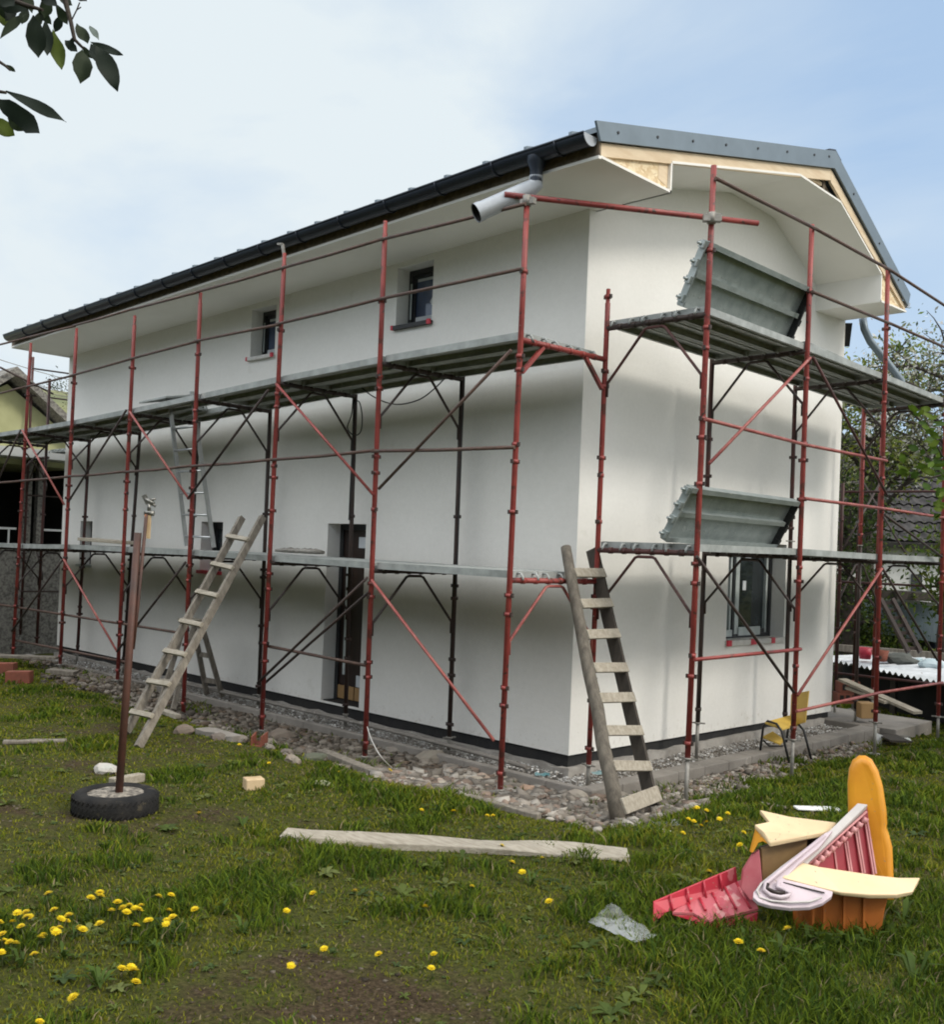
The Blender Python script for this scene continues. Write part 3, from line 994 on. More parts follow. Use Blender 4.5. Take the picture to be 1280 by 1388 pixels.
def add_post(parent, base, top, decks, mat, jack=.12, spigot=0.0, r=.0245, jack_plate=True):
    a, b = V(base), V(top)
    mb = MB()
    z0 = a.z + jack
    jts = sorted([z for z in [d + .10 for d in decks] if z < b.z - .2])
    pts, rr = [along(a, b, z0)], [r]
    for z in jts:
        pts += [along(a, b, z - .004), along(a, b, z), along(a, b, z + .015)]
        rr += [r, r * 1.06, r * .94]
        pts.append(along(a, b, z + .018)); rr.append(r)
    if spigot:
        pts += [along(a, b, b.z - spigot), along(a, b, b.z - spigot + .006)]
        rr += [r, r * .8]
    pts.append(b); rr.append(rr[-1])
    mb.tube(pts, rr, 10)
    hs = []
    for d in decks:
        hs += [d - .20, d - .34, d - .95, d - 1.12, d + .48]
    hs += [a.z + jack + .12]
    for h in hs:
        if h < z0 + .05 or h > b.z - .05:
            continue
        h += rnd.uniform(-.03, .03)
        p = along(a, b, h)
        mb.tube([p - V((0, 0, .016)), p + V((0, 0, .016))], r + .007, 10)
        t = rnd.choice((0, math.pi / 2)) + rnd.uniform(-.2, .2)
        dv = V((math.cos(t), math.sin(t), 0))
        mb.bar(p - dv * .046, p + dv * .046, .022, .034, mi=1)
    post = mb.build('post', [mat, 'dark'], parent)
    mb = MB()
    mb.tube([a, along(a, b, z0 + .02)], .0185, 8)
    mb.tube([along(a, b, z0 - .016), along(a, b, z0 + .002)], .034, 10)
    ang = rnd.uniform(0, 3)
    cz = along(a, b, z0 - .007)
    mb.bar(cz - V((math.cos(ang), math.sin(ang), 0)) * .075, cz + V((math.cos(ang), math.sin(ang), 0)) * .075, .014, .014)
    if jack_plate:
        mb.box((a.x - .06, a.y - .06, a.z - .006), (a.x + .06, a.y + .06, a.z + .004))
    mb.build('screw_jack', 'jack', post)
    return a, b

def add_transom(parent, o, i, z, mat, kmat, style=0):
    po, pi = along(*o, z), along(*i, z)
    mb = MB()
    mb.tube([po, pi], .024, 10)
    d = pi - po
    n = 7
    for k in range(1, n):
        c = po + d * (k / n)
        u = d.normalized()
        mb.tube([c - u * .022, c + u * .022], .029, 8)
    tr = mb.build('transom', mat, parent)
    mb = MB()
    up = V((0, 0, 1))
    if style == 0:
        q0, q1 = along(*o, z - .50), along(*i, z - .50)
        u = d.normalized()
        pts = [q0 + u * .03 - up * .12, q0 + u * .032, po + d * .40 - up * .055, po + d * .43 - up * .045, po + d * .57 - up * .045, po + d * .60 - up * .055, q1 - u * .032, q1 - u * .03 - up * .12]
        mb.tube(pts, .0135, 8)
    else:
        u = d.normalized()
        mb.bar(along(*o, z - .27) + u * .03, po + u * .27 - up * .02, .035, .03)
        mb.build('knee_brace', kmat, tr); mb = MB()
        mb.bar(along(*i, z - .27) - u * .03, pi - u * .27 - up * .02, .035, .03)
    mb.build('knee_brace', kmat, tr)

def plank_mesh(mb, p, q, wv, up, w, ribs=1, dep=.062):
    """pressed steel scaffold plank: sheet, down-turned edges with lips, ribs and end hooks"""
    p, q = V(p), V(q)
    d = (q - p).normalized()
    wv = V(wv).normalized()
    up = V(up).normalized()
    def bx(s0, s1, w0, w1, u0, u1, mi=0):
        A = [p + d * s + wv * a + up * u0 for s, a in ((s0, w0), (s1, w0), (s1, w1), (s0, w1))]
        mb.hexa(A, [x + up * (u1 - u0) for x in A], mi)
    L = (q - p).length
    bx(0, L, 0, w, -.004, 0)
    bx(0, L, 0, .004, -dep, -.004); bx(0, L, w - .004, w, -dep, -.004)
    bx(0, L, .004, .034, -dep, -dep + .004); bx(0, L, w - .034, w - .004, -dep, -dep + .004)
    for k in range(ribs):
        c = w * (k + 1) / (ribs + 1)
        bx(.03, L - .03, c - .022, c + .022, -.03, -.0045)
    for s in (0, L):
        bx(s - .012 if s == 0 else s - .002, s + .002 if s == 0 else s + .012, .0, w, -dep + .002, -.002)
        sg = -1 if s == 0 else 1
        for c in (w * .2, w * .8):
            b0 = p + d * s + wv * c - up * .02
            mb.tube([b0, b0 + d * sg * .05, b0 + d * sg * .075 - up * .03, b0 + d * sg * .075 - up * .055], .011, 6)

# --- front run, along the long wall
front = thing('scaffold', 'red tube scaffold with two steel decks standing along the long wall with the brown door', 'scaffold', (-5.5, -.75, -.1))
LOB = [(.301, -.10), (-1.445, -.20), (-3.161, -.17), (-4.762, -.22), (-6.412, -.06), (-8.112, .0), (-9.762, -.03), (-11.40, -.05)]
LOT = [(.339, 4.852), (-1.467, 4.992), (-3.105, 4.97), (-4.78, 4.794), (-6.375, 4.733), (-8.062, 4.778), (-9.608, 4.745), (-11.4, 4.75)]
LI = [None, (-1.394, -1.419), (-3.074, -3.141), (-4.804, -4.819), (-6.62, -6.50), (-8.36, -8.14), (-9.90, -9.80), (-11.45, -11.4)]
ZD = [3.735, 3.715, 3.67, 3.61, 3.55, 3.50, 3.47, 3.45]
ZL = [1.735, 1.74, 1.75, 1.76, 1.75, 1.745, 1.71, 1.70]
YO, YI = -1.27, -.20
outer, inner = [], []
for k in range(8):
    o = add_post(front, (LOB[k][0], YO, LOB[k][1]), (LOT[k][0], YO, LOT[k][1]), [ZL[k], ZD[k]], 'red', jack=(.02 if k == 0 else .10 if k in (1, 4) else .06), spigot=.12 if k else .0)
    outer.append(o)
mpost = None
for k in range(1, 8):
    xb, xt = LI[k]
    zt = ZD[k] + (.0 if k < 7 else 1.1)
    inner.append(add_post(front, (xb, YI, -.16), (xb + (xt - xb) * .93, YI, zt - .03), [ZL[k]], 'dark' if k < 6 else 'oldred', jack=.14))
# the corner post belongs to the front run and also carries the gable run
M_ = add_post(front, (.391, -.20, -.19), (.404, -.20, 4.287), [ZL[0], ZD[0]], 'red', jack=.20, spigot=.13)
inner = [M_] + inner
for k in range(8):
    add_transom(front, outer[k], inner[k], ZD[k] - .085, 'red' if k == 0 else 'dark', 'red' if k == 0 else 'dark', style=1 if k == 0 else 0)
    add_transom(front, outer[k], inner[k], ZL[k] - .085, 'red' if k == 0 else 'dark', 'pinkbar' if k == 0 else 'dark')
for k in range(7):
    for lvl, Z in ((1, ZD), (0, ZL)):
        for j in range(3):
            y = YO + .045 + j * .335
            xa, xb = along(*outer[k + 1], 2).x + .03, along(*outer[k], 2).x - .03
            za, zb = Z[k + 1] - .005, Z[k] - .005
            if lvl and k == 3 and j == 1:
                xb = xa + (xb - xa) * .42                 # the hatch the aluminium ladder leads to
            if lvl and k == 6:
                za = Z[k + 1]
            mb = MB()
            plank_mesh(mb, (xa, y, za), (xb, y, zb), (0, 1, 0), (0, 0, 1), .325)
            mb.build('deck_plank', 'deck', front)

def rail(parent, name, pts, r, mat, ends=True):
    mb = MB()
    mb.tube(pts, r, 8)
    return mb.build(name, mat, parent)

ya = YO - .036
TOPR = [4.77, 4.81, 4.80, 4.80, 4.81, 4.81, 4.83, 4.85]
SEC = [4.24, 4.24, 4.21, 4.22, 4.17, 4.11, 4.08, 4.05]
LED = [2.75, 2.79, 2.76, 2.74, 2.71, 2.69, 2.66, 2.64]
for zz, nm, r in ((TOPR, 'guard_rail', .0165), (SEC, 'guard_rail', .0165), (LED, 'ledger', .0165)):
    for k in range(7):
        xa, xb = along(*outer[k + 1], zz[k + 1]).x, along(*outer[k], zz[k]).x
        dz = rnd.uniform(-.012, .012)
        rail(front, nm, [(xa - .03, ya, zz[k + 1] + dz * .3), ((xa + xb) / 2, ya, (zz[k] + zz[k + 1]) / 2 - .006), (xb + .02, ya, zz[k] + dz)], r, 'rustbar')
def pr2(parent, name, a, b, plane, r, mat):
    """a bar seen from a to b, lying in the given upright plane"""
    p, q = pln(*a, *plane), pln(*b, *plane)
    u = (q - p).normalized()
    return rail(parent, name, [p - u * .03, q + u * .03], r, mat)
pl_ = (1, YO - .05)
for a, b, m in (((31, 585), (86, 682), 'pinkbar'), ((94, 678), (170, 558), 'dark'), ((177, 560), (254.5, 674), 'pinkbar'), ((256, 674), (362, 531), 'dark'),
                ((376, 522), (504, 668), 'red'), ((516, 660), (690, 478), 'rustbar'),
                ((17, 854), (86, 757), 'dark'), ((87, 759), (157.5, 881), 'pinkbar'), ((160, 881), (250, 764), 'dark'),
                ((351, 924), (496, 785), 'dark'), ((506, 789), (667, 1000), 'pinkbar'), ((-20, 690), (27, 585), 'dark')):
    pr2(front, 'diagonal_brace', a, b, pl_, .0145, m)
pr2(front, 'diagonal_brace', (361, 924), (503, 800), (1, YO + .05), .0145, 'dark')
for a, b in (((-10, 818), (240, 857)), ((365, 876), (497, 902)), ((22, 868), (169, 897))):
    pr2(front, 'ledger', a, b, (1, YO + .04), .0165, 'rustbar')
# little spare bracket on top of the third post from the corner
mb = MB()
pt = V((LOT[2][0], YO, LOT[2][1]))
mb.bar(pt + V((0, 0, -.05)), pt + V((-.03, -.01, .10)), .02, .03); mb.bar(pt + V((-.03, -.01, .10)), pt + V((-.10, -.02, .11)), .03, .02)
mb.build('clamp', 'jack', front)
mb = MB()
for c in (V((.338, YO, 4.80)),):
    mb.tube([c - V((0, 0, .04)), c + V((0, 0, .05))], .036, 10); mb.bar(c + V((-.06, 0, .0)), c + V((.07, .02, 0)), .05, .05)
mb.build('coupler', 'jack', front)

# --- gable run
gable = thing('scaffold', 'red tube scaffold with two steel decks standing against the short gable wall', 'scaffold', (.9, 2.7, -.2))
GYs = [-.17, 1.64, 3.47, 5.32, 7.10]
XO, XI = 1.417, .347
GB = [(-.215, -.235), (1.636, -.21), (3.545, -.15), (5.40, -.2), (7.15, -.25)]
GT = [(-.152, 5.18), (1.637, 5.144), (3.438, 5.123), (5.25, 5.10), (7.0, 4.0)]
GJ = [.48, .42, .35, .3, .3]
ZG = [4.015, 4.01, 4.0, 3.975, 3.96]
ZGL = [2.02, 2.035, 2.03, 2.04, 2.04]
go = [add_post(gable, (XO, GB[k][0], GB[k][1]), (XO, GT[k][0], GT[k][1]), [ZGL[k], ZG[k]], 'red', jack=GJ[k], spigot=.0) for k in range(4)]
gi = [M_]
for k in range(1, 4):
    yb, yt = [None, (1.672, 1.687), (3.567, 3.519), (5.488, 5.419)][k]
    b = (XI, yb, -.17); t = (XI, yt, ZG[k] - .03)
    a_, b_ = V(b), V(t)
    mid = along(a_, b_, ZGL[k] + .12)
    add_post(gable, b, tuple(mid), [], 'dark', jack=.38 if k == 1 else .2)
    add_post(gable, tuple(along(a_, b_, ZGL[k] + (.55 if k == 1 else .10))), t, [ZGL[k] + .6], 'oldred' if k < 3 else 'red', jack=.02, jack_plate=False)
    gi.append((a_, b_))
for k in range(4):
    add_transom(gable, go[k], gi[k], ZG[k] - .085, 'dark', 'oldred' if k == 0 else 'dark')
    add_transom(gable, go[k], gi[k], ZGL[k] - .085, 'oldred' if k == 0 else 'dark', 'oldred' if k == 0 else 'dark')
for k in range(3):
    for lvl, Z in ((1, ZG), (0, ZGL)):
        for j in range(3):
            x = XI + .05 + j * .335
            mb = MB()
            plank_mesh(mb, (x, GYs[k] + .03, Z[k] - .005), (x, GYs[k + 1] - .03, Z[k + 1] - .005), (1, 0, 0), (0, 0, 1), .325)
            mb.build('deck_plank', 'deck', gable)
xo = XO + .036
def grail(nm, k0, k1, zs, mat='rustbar', r=.0165, over=.02):
    for k in range(k0, k1):
        rail(gable, nm, [(xo, along(*go[k], zs[k - k0]).y - .02, zs[k - k0]), (xo, along(*go[k + 1], zs[k - k0 + 1]).y + over, zs[k - k0 + 1])], r, mat)
grail('guard_rail', 0, 3, [5.06, 5.10, 5.10, 5.03])
grail('guard_rail', 1, 3, [4.49, 4.53, 4.55], over=.05)
grail('ledger', 0, 2, [3.05, 3.02, 3.04], 'pinkbar')
grail('ledger', 1, 3, [2.51, 2.52, 2.51], 'pinkbar')
grail('ledger', 0, 1, [1.06, 1.07], 'red')
grail('ledger', 1, 3, [.48, .52, .51], 'pinkbar')
rail(gable, 'guard_rail', [(xo, 5.3, 5.03), (xo, 7.2, 4.98)], .0165, 'rustbar')
rail(gable, 'guard_rail', [(xo, 5.3, 4.55), (xo, 7.2, 4.52)], .0165, 'rustbar')
gpl = (0, XO + .05)
for a, b, m in (((964, 626), (1097, 487), 'pinkbar'), ((1104, 487), (1201, 668), 'oldred'), ((947, 757), (1075, 936), 'dark'), ((1083, 940), (1195, 772), 'pinkbar'), ((1197, 771), (1270, 893), 'dark'), ((1201, 699), (1276, 754), 'dark')):
    pr2(gable, 'diagonal_brace', a, b, gpl, .0145, m)
# long tie tube from the front run's corner post to the first gable post
t0, t1 = pln(684, 264, 1, -1.33), pln(1028, 303, 0, 1.47)
mb = MB(); mb.tube([t0, t1], .0245, 10); tie = mb.build('tie_tube', 'red', gable)
mb = MB()
c = pln(965, 296, 0, 1.44)
mb.tube([c - V((0, 0, .045)), c + V((0, 0, .045))], .038, 10); mb.bar(c - V((.05, .05, 0)), c + V((.06, .05, 0)), .06, .06)
mb.build('coupler', 'jack', tie)

# --- run round the far left end and run behind the house
end = thing('scaffold', 'dark scaffold half hidden round the far left end of the white house', 'scaffold', (-11.9, 1.5, -.3))
for px0, px1, yy, zt, zb, m in ((45, 33, .55, 4.9, -.3, 'oldred'), (63.5, 57, 2.4, 3.4, -.3, 'dark'), (72, 66, 3.4, 4.3, -.3, 'dark')):
    t = pln(px0, 484 if px0 < 50 else 600, 1, yy)
    x_ = t.x
    add_post(end, (x_ - .02, yy, zb), (x_, yy, t.z if px0 < 50 else zt), [1.7, 3.4], m, jack=.2)
    e_ = ((V((x_ - .02, yy, zb)), V((x_, yy, zt))))
    f_ = ((V((x_ + .9, yy, zb)), V((x_ + .9, yy, zt))))
    add_transom(end, e_, f_, 3.3, 'dark', 'dark')
    add_transom(end, e_, f_, 1.62, 'dark', 'dark')
A_ = pln(47, 500, 1, .55)
for z in (A_.z, A_.z - .52, 2.6, .75):
    rail(end, 'ledger', [(A_.x, .5, z), (A_.x + .35, 4.2, z + .0)], .0165, 'dark')
rail(end, 'diagonal_brace', [pln(0, 498, 1, -.2), pln(72, 534, 1, .9)], .02, 'dark')
for lvl in (3.40, 1.66):
    for j in range(2):
        mb = MB(); plank_mesh(mb, (-12.35 + j * .335, .3, lvl), (-12.35 + j * .335, 3.6, lvl), (1, 0, 0), (0, 0, 1), .325); mb.build('deck_plank', 'deck', end)

rear = thing('scaffold', 'dark red scaffold posts seen behind the right corner of the white house', 'scaffold', (-.2, 6.6, -.2))
rp_ = []
for q0, yy, zt, m in (((1143, 655), 6.0, 3.0, 'oldred'), ((1197, 562), 7.05, 4.0, 'red'), ((1171, 545), 7.4, 4.1, 'oldred')):
    t = pln(*q0, 1, yy)
    add_post(rear, (t.x, yy, -.25), (t.x, yy, t.z), [2.0], m, jack=.25)
    rp_.append((V((t.x, yy, -.25)), V((t.x, yy, t.z))))
add_transom(rear, rp_[1], rp_[0], 1.95, 'dark', 'dark')
for z in (1.66, 2.9, .4):
    rail(rear, 'ledger', [along(*rp_[0], z) + V((-1.2, 0, 0)), along(*rp_[0], z) + V((2.6, .3, 0))], .0165, 'oldred')
rail(rear, 'diagonal_brace', [along(*rp_[0], 2.05), along(*rp_[1], 3.1)], .0145, 'dark')
rail(rear, 'diagonal_brace', [along(*rp_[2], 3.2), along(*rp_[2], 1.9) + V((.9, -.2, 0))], .0145, 'dark')

# ---------------------------------------------------------------- loose platforms, boards, cables on the scaffold
def platform(label, x0, x1, y0, y1, z0, z1, mat, nm='steel_platform'):
    b = V((x0, y0, z0)); c = V((x0, y1, z0))
    wv = V((x1 - x0, 0, z1 - z0)); w = wv.length
    up = V((-(z1 - z0), 0, (x1 - x0))).normalized()           # tread side faces the wall, hollow side the yard
    t = thing(nm, label, 'scaffold board', (x0, (y0 + y1) / 2, z0))
    mb = MB()
    d = V((0, 1, 0)); wn = wv.normalized()
    def bx(s0, s1, w0, w1, u0, u1):
        A = [b + d * s + wn * a + up * u0 for s, a in ((s0, w0), (s1, w0), (s1, w1), (s0, w1))]
        mb.hexa(A, [p + up * (u1 - u0) for p in A])
    L = y1 - y0
    bx(0, L, 0, w, -.004, 0)
    for a in (0, w - .005):
        bx(0, L, a, a + .005, -.075, -.004)
    bx(0, L, .005, .045, -.075, -.070); bx(0, L, w - .045, w - .005, -.075, -.070)
    bx(0.03, L - .03, w * .46, w * .54, -.055, -.0045)
    mb.build('tread', mat, t)
    for s in (0, L):
        mb = MB()
        bx(s - .02 if s == 0 else s - .004, s + .004 if s == 0 else s + .02, .01, w - .01, -.07, -.006)
        sg = -1 if s == 0 else 1
        for c_ in (.12, .40, .66, .93):
            p = b + d * (s + sg * .02) + wn * (w * c_) - up * .04
            mb.bar(p - wn * .03, p + wn * .03, .05, .06, up=d)
            mb.tube([p + d * sg * .02, p + d * sg * .06 + up * .02], .012, 6)
        mb.build('hook_end', 'galv' if s == 0 else 'black', t)
    mb = MB()
    for i in range(26):
        for j in (.20, .34, .62, .78):
            if rnd.random() < .5:
                continue
            p = b + d * (L * (i + .5) / 26) + wn * (w * j + rnd.uniform(-.01, .01)) - up * .006
            mb.tube([p, p - up * .0025], .006, 5)
    mb.build('rivets', 'alu', t)
    return t
platform('galvanised steel platform standing on edge on the upper deck under the gable', 1.13, 1.36, -.19, 1.70, 4.045, 4.565, 'galv')
platform('galvanised steel platform standing on edge on the lower deck above the window', 1.12, 1.36, -.29, 1.60, 2.055, 2.505, 'galv')

mb = MB()
p, q = pln(1098, 452, 2, 4.07), pln(1185, 492, 2, 4.07)
p, q = V((1.05, 1.75, 4.05)), V((.95, 3.25, 4.06))
plank_mesh(mb, p, q, (1, 0, 0), (.1, 0, 1), .30, 1, .04)
tag(mb.build('loose_plank', 'deck'), 'short loose steel plank lying on the upper gable deck at its right end', 'plank')
mb = MB()
mb.hexa([V((-7.9, -1.20, 1.80)), V((-6.6, -1.2, 1.78)), V((-6.6, -.95, 1.78)), V((-7.9, -.95, 1.80))], [V((-7.9, -1.2, 1.845)), V((-6.6, -1.2, 1.825)), V((-6.6, -.95, 1.825)), V((-7.9, -.95, 1.845))])
tag(mb.build('loose_plank', 'palewood', bevel=.006), 'grey board lying on the lower deck behind the rusty pole', 'plank')
mb = MB()
mb.hexa([V((-6.30, -1.2, 3.60)), V((-5.62, -1.2, 3.62)), V((-5.62, -.80, 3.70)), V((-6.30, -.80, 3.68))], [V((-6.30, -1.2, 3.625)), V((-5.62, -1.2, 3.645)), V((-5.62, -.80, 3.725)), V((-6.30, -.80, 3.705))])
tag(mb.build('hatch_cover', 'deck', bevel=.004), 'raised hatch cover on the upper deck at the top of the aluminium ladder', 'hatch')
# a row of rolled bags on the lower deck in front of the door
for i, px in enumerate((385, 394, 403, 413, 421, 428)):
    p = pln(px, 749, 1, -.95)
    mb = MB()
    r = .026 + .012 * rnd.random()
    mb.tube([V((p.x - .07, -1.02, 1.79 + r * .3)), V((p.x, -.95, 1.79 + r * .6)), V((p.x + .03, -.86, 1.79 + r * .3))], [r * .5, r, r * .55], 8)
    tag(mb.build('plaster_lump', 'jack'), 'lump of dried plaster in the row on the lower deck left of the door', 'lump', 'lumps of plaster on the lower deck')
# cables
def cable(name, label, pts, r, mat):
    mb = MB()
    ctrl = [V(p) for p in pts]
    out = []
    for i in range(len(ctrl) - 1):
        p0, p1, p2, p3 = ctrl[max(i - 1, 0)], ctrl[i], ctrl[i + 1], ctrl[min(i + 2, len(ctrl) - 1)]
        for k in range(6):
            t = k / 6
            out.append(.5 * ((2 * p1) + (p2 - p0) * t + (2 * p0 - 5 * p1 + 4 * p2 - p3) * t * t + (3 * p1 - p0 - 3 * p2 + p3) * t ** 3))
    out.append(ctrl[-1])
    mb.tube(out, r, 6)
    return tag(mb.build(name, mat), label, 'cable')
cable('cable', 'black cable sagging under the upper deck left of the corner', [pln(*q, 1, -.35) for q in ((491, 526), (505, 537), (525, 546), (545, 548), (570, 541), (590, 526), (608, 508), (618, 500))], .007, 'cable')
cable('cable', 'black cable looped round the inner post above the brown door', [pln(*q, 1, -.24) for q in ((479, 528), (477, 560), (471, 580), (480, 590), (489, 585), (491, 565), (487, 545), (480, 550), (478, 600), (475, 660), (473, 705))], .007, 'cable')
cable('cable', 'black cable hanging beside the inner post right of the door', [pln(*q, 1, -.22) for q in ((630, 510), (626, 600), (622, 700), (620, 760), (617, 800))], .007, 'cable')
cable('cable', 'white cable drooping from the scaffold foot onto the grass', [pln(498, 985, 1, -1.3), pln(504, 1003, 1, -1.4), pln(517, 1026, 1, -1.55), gp(536, 1048) + V((0, 0, .02)), gp(546, 1060) + V((0, 0, .02))], .005, 'whitecable')
cable('conduit', 'long grey pipe lying on the gravel along the foot of the long wall', [V((-6.5, -.24, -.09)), V((-4.5, -.27, -.075)), V((-2.5, -.25, -.08)), V((-.9, -.33, -.085)), V((-.2, -.36, -.10))], .022, 'concrete')

# ---------------------------------------------------------------- ladders
def wooden_ladder(label, la, lb, ra, rb, rung_t, mats, round_left=False, rw=.055, rung=(.075, .03), front_=V((0, 0, 0)), loc=None, ext=.05):
    t = thing('wooden_ladder', label, 'ladder', loc or (V(la) + V(ra)) / 2)
    la, lb, ra, rb = V(la), V(lb), V(ra), V(rb)
    mb = MB()
    if round_left:
        pts = [la + (lb - la) * (i / 8) + V((rnd.uniform(-.008, .008), rnd.uniform(-.008, .008), 0)) for i in range(9)]
        mb.tube(pts, [.062, .060, .057, .056, .054, .053, .05, .049, .047], 10)
    else:
        mb.bar(la, lb, rw, rw * 1.25, up=front_)
    mb.build('side_rail', mats[0], t)
    mb = MB()
    mb.bar(ra, rb, rw if not round_left else .036, rw * 1.25 if not round_left else .115, up=front_)
    mb.build('side_rail', mats[1], t)
    f = front_.normalized()
    for i, (a_, b_) in enumerate(rung_t):
        p = la + (lb - la) * a_ + f * (rw * .9)
        q = ra + (rb - ra) * b_ + f * (rw * .9)
        d = (q - p).normalized()
        mb = MB()
        mb.bar(p - d * ext, q + d * (ext + .03), rung[1] if i else rung[1], rung[0], up=(lb - la))
        mb.build('rung', mats[2], t, bevel=.004)
    return t
# right one, at the house corner: positions of rungs measured along the rails
LA, LB = V((1.385, -1.10, -.13)), pln(766, 742, 0, .285)
RA, RB = V((1.30, -.52, -.13)), pln(803, 745, 0, .30)
def par(a, b, py, px):
    """fraction along a-b that shows at picture row py"""
    best, bt = 1e9, 0
    for i in range(201):
        p = a + (b - a) * (i / 200)
        r_ = p - CAM
        y = CY + F * r_.dot(dn) / r_.dot(fw)
        if abs(y - py) < best:
            best, bt = abs(y - py), i / 200
    return bt
fr_ = ((CAM - V((0, 0, 1.2))) - LA)
nvec = (RA - LA).cross(LB - LA).normalized()
if nvec.dot(CAM - LA) < 0:
    nvec = -nvec
rows = [(1040, 1040), (993, 992), (949, 948), (908, 908), (863, 862), (821, 820), (779, 779)]
lad = wooden_ladder('old ladder of round pole, dark plank and board rungs leaning at the house corner', LA, LB, RA, RB,
                    [(par(LA, LB, a, 0), par(RA, RB, b, 0)) for a, b in rows], ('polewood', 'darkwood', 'palewood'), True, front_=nvec, rung=(.085, .028), ext=.0)
mb = MB()
p = LA + (LB - LA) * .035 + nvec * .06; q = RA + (RB - RA) * .035 + nvec * .06
mb.bar(p, q + (q - p).normalized() * .04, .03, .125, up=(LB - LA)); mb.build('bottom_board', 'palewood', lad, bevel=.004)

l0, l1 = V((-2.95, -2.91, .05)), pln(329, 701, 1, -1.18)
tdir = None
LA2, RA2 = V((-2.93, -2.93, .06)), V((-2.50, -3.03, .0))
LB2, RB2 = pln(328, 702, 1, -1.15), pln(356, 701, 1, -1.15)
n2 = (RA2 - LA2).cross(LB2 - LA2).normalized()
if n2.dot(CAM - LA2) < 0:
    n2 = -n2
rows = [971, 929, 887, 847, 808, 770, 732]
wooden_ladder('pale wooden ladder with seven board rungs leaning on the lower deck', LA2, LB2, RA2, RB2,
              [(par(LA2, LB2, r_ - 2, 0), par(RA2, RB2, r_ + 3, 0)) for r_ in rows], ('oldwood', 'oldwood', 'palewood'), False, rw=.055, front_=n2, rung=(.05, .032), ext=.02)

alu = thing('aluminium_ladder', 'thin aluminium ladder standing on the lower deck and reaching the upper hatch', 'ladder', (-5.3, -.9, 1.8))
a0, a1 = pln(253, 740, 1, -.80), pln(229, 537, 1, -1.0)
b0, b1 = pln(290, 742, 1, -.80), pln(268, 588, 1, -1.0)
b1 = b0 + (b1 - b0) * ((a1 - a0).length / (b1 - b0).length)
for p, q in ((a0, a1), (b0, b1)):
    mb = MB(); mb.bar(p, q, .022, .05, up=(0, 1, .1)); mb.build('side_rail', 'alu', alu)
for i in range(7):
    t = (i + .45) / 7
    mb = MB(); mb.tube([a0 + (a1 - a0) * t, b0 + (b1 - b0) * t], .014, 8); mb.build('rung', 'alu', alu)

st = thing('step_ladder', 'small grey wooden step ladder standing behind the leaning ladder', 'ladder', (-5.4, -.75, -.14))
apex = pln(262, 842, 1, -.72)
fe = [V((-5.60, -.22, -.15)), V((-5.88, -.28, -.15)), V((-5.26, -1.30, -.12)), V((-4.94, -1.30, -.14))]
ap = [apex + V((.10, .05, 0)), apex + V((-.10, .05, 0)), apex + V((-.10, -.05, 0)), apex + V((.12, -.05, 0))]
for p, q in zip(fe, ap):
    mb = MB(); mb.bar(p, q, .035, .06, up=(0, 1, 0)); mb.build('leg', 'oldwood', st)
for t in (.2, .55):
    mb = MB(); mb.bar(fe[0].lerp(ap[0], t), fe[1].lerp(ap[1], t), .03, .06); mb.build('crossbar', 'oldwood', st)
    mb = MB(); mb.bar(fe[2].lerp(ap[2], t + .08) + V((-.03, -.04, 0)), fe[3].lerp(ap[3], t + .08) + V((.03, -.04, 0)), .09, .03); mb.build('step', 'palewood', st)
mb = MB(); mb.box((apex.x - .17, apex.y - .12, apex.z), (apex.x + .19, apex.y + .12, apex.z + .03)); mb.build('top_board', 'palewood', st)

# ---------------------------------------------------------------- pole in a tyre
tp = gp(156, 1097)
TZ = gz(tp.x, tp.y) - .022
ty = thing('tyre', 'old black car tyre filled with pebbly concrete lying on the worn grass', 'tyre', (tp.x, tp.y, TZ))
mb = MB()
prof = []
Rm, Wd = .285, .165
for i in range(17):
    t = -math.pi / 2 + math.pi * i / 16
    prof.append((Rm - .075 + .075 * abs(math.cos(t)) ** .55, Wd / 2 + Wd / 2 * math.sin(t)))
prof = [(.185, .02)] + prof + [(.185, Wd - .015)]
mb.lathe(prof, (tp.x, tp.y, TZ - .01), 48)
for k in range(44):
    a = 2 * math.pi * k / 44
    d = V((math.cos(a), math.sin(a), 0)); s = V((-d.y, d.x, 0))
    for z in (.03, .075, .115):
        c = V((tp.x, tp.y, TZ + z)) + d * (Rm - .0025)
        mb.bar(c - s * .013 - V((0, 0, .012)), c + s * .010 + V((0, 0, .014)), .008, .008, up=d)
mb.build('rubber', 'tyre', ty)
mb = MB()
ring = []
for r in (0, .06, .12, .175, .20):
    for j in range(20):
        a = 2 * math.pi * j / 20
        z = Wd - .018 - (.01 if r > .17 else 0) + .012 * noise.noise(V((r * 30, a * 2, 5)))
        ring.append((tp.x + r * math.cos(a), tp.y + r * math.sin(a), TZ + z))
mb.add(ring, [(i * 20 + j, i * 20 + (j + 1) % 20, (i + 1) * 20 + (j + 1) % 20, (i + 1) * 20 + j) for i in range(4) for j in range(20)], 0, True)
mb.build('concrete_fill', 'stonefill', ty)
dp = (tp - CAM).dot(fw)
po = thing('rusty_pole', 'rusty steel pipe with a tap on top standing in the tyre', 'pole', (tp.x, tp.y, TZ + .12))
b = at(161, 1078, dp - .02); t1_ = at(187, 722, dp); 
mb = MB(); mb.tube([b - (t1_ - b).normalized() * .09, b.lerp(t1_, .45), b.lerp(t1_, .46), t1_], [.0265, .026, .0255, .025], 14); mb.build('pipe', 'rustpipe', po)
c0, c1 = at(185.5, 835, dp), at(198.5, 697, dp)
mb = MB(); mb.tube([at(181, 880, dp), c0, c1], [.008, .011, .012], 10); mb.build('thin_pipe', 'rustpipe', po)
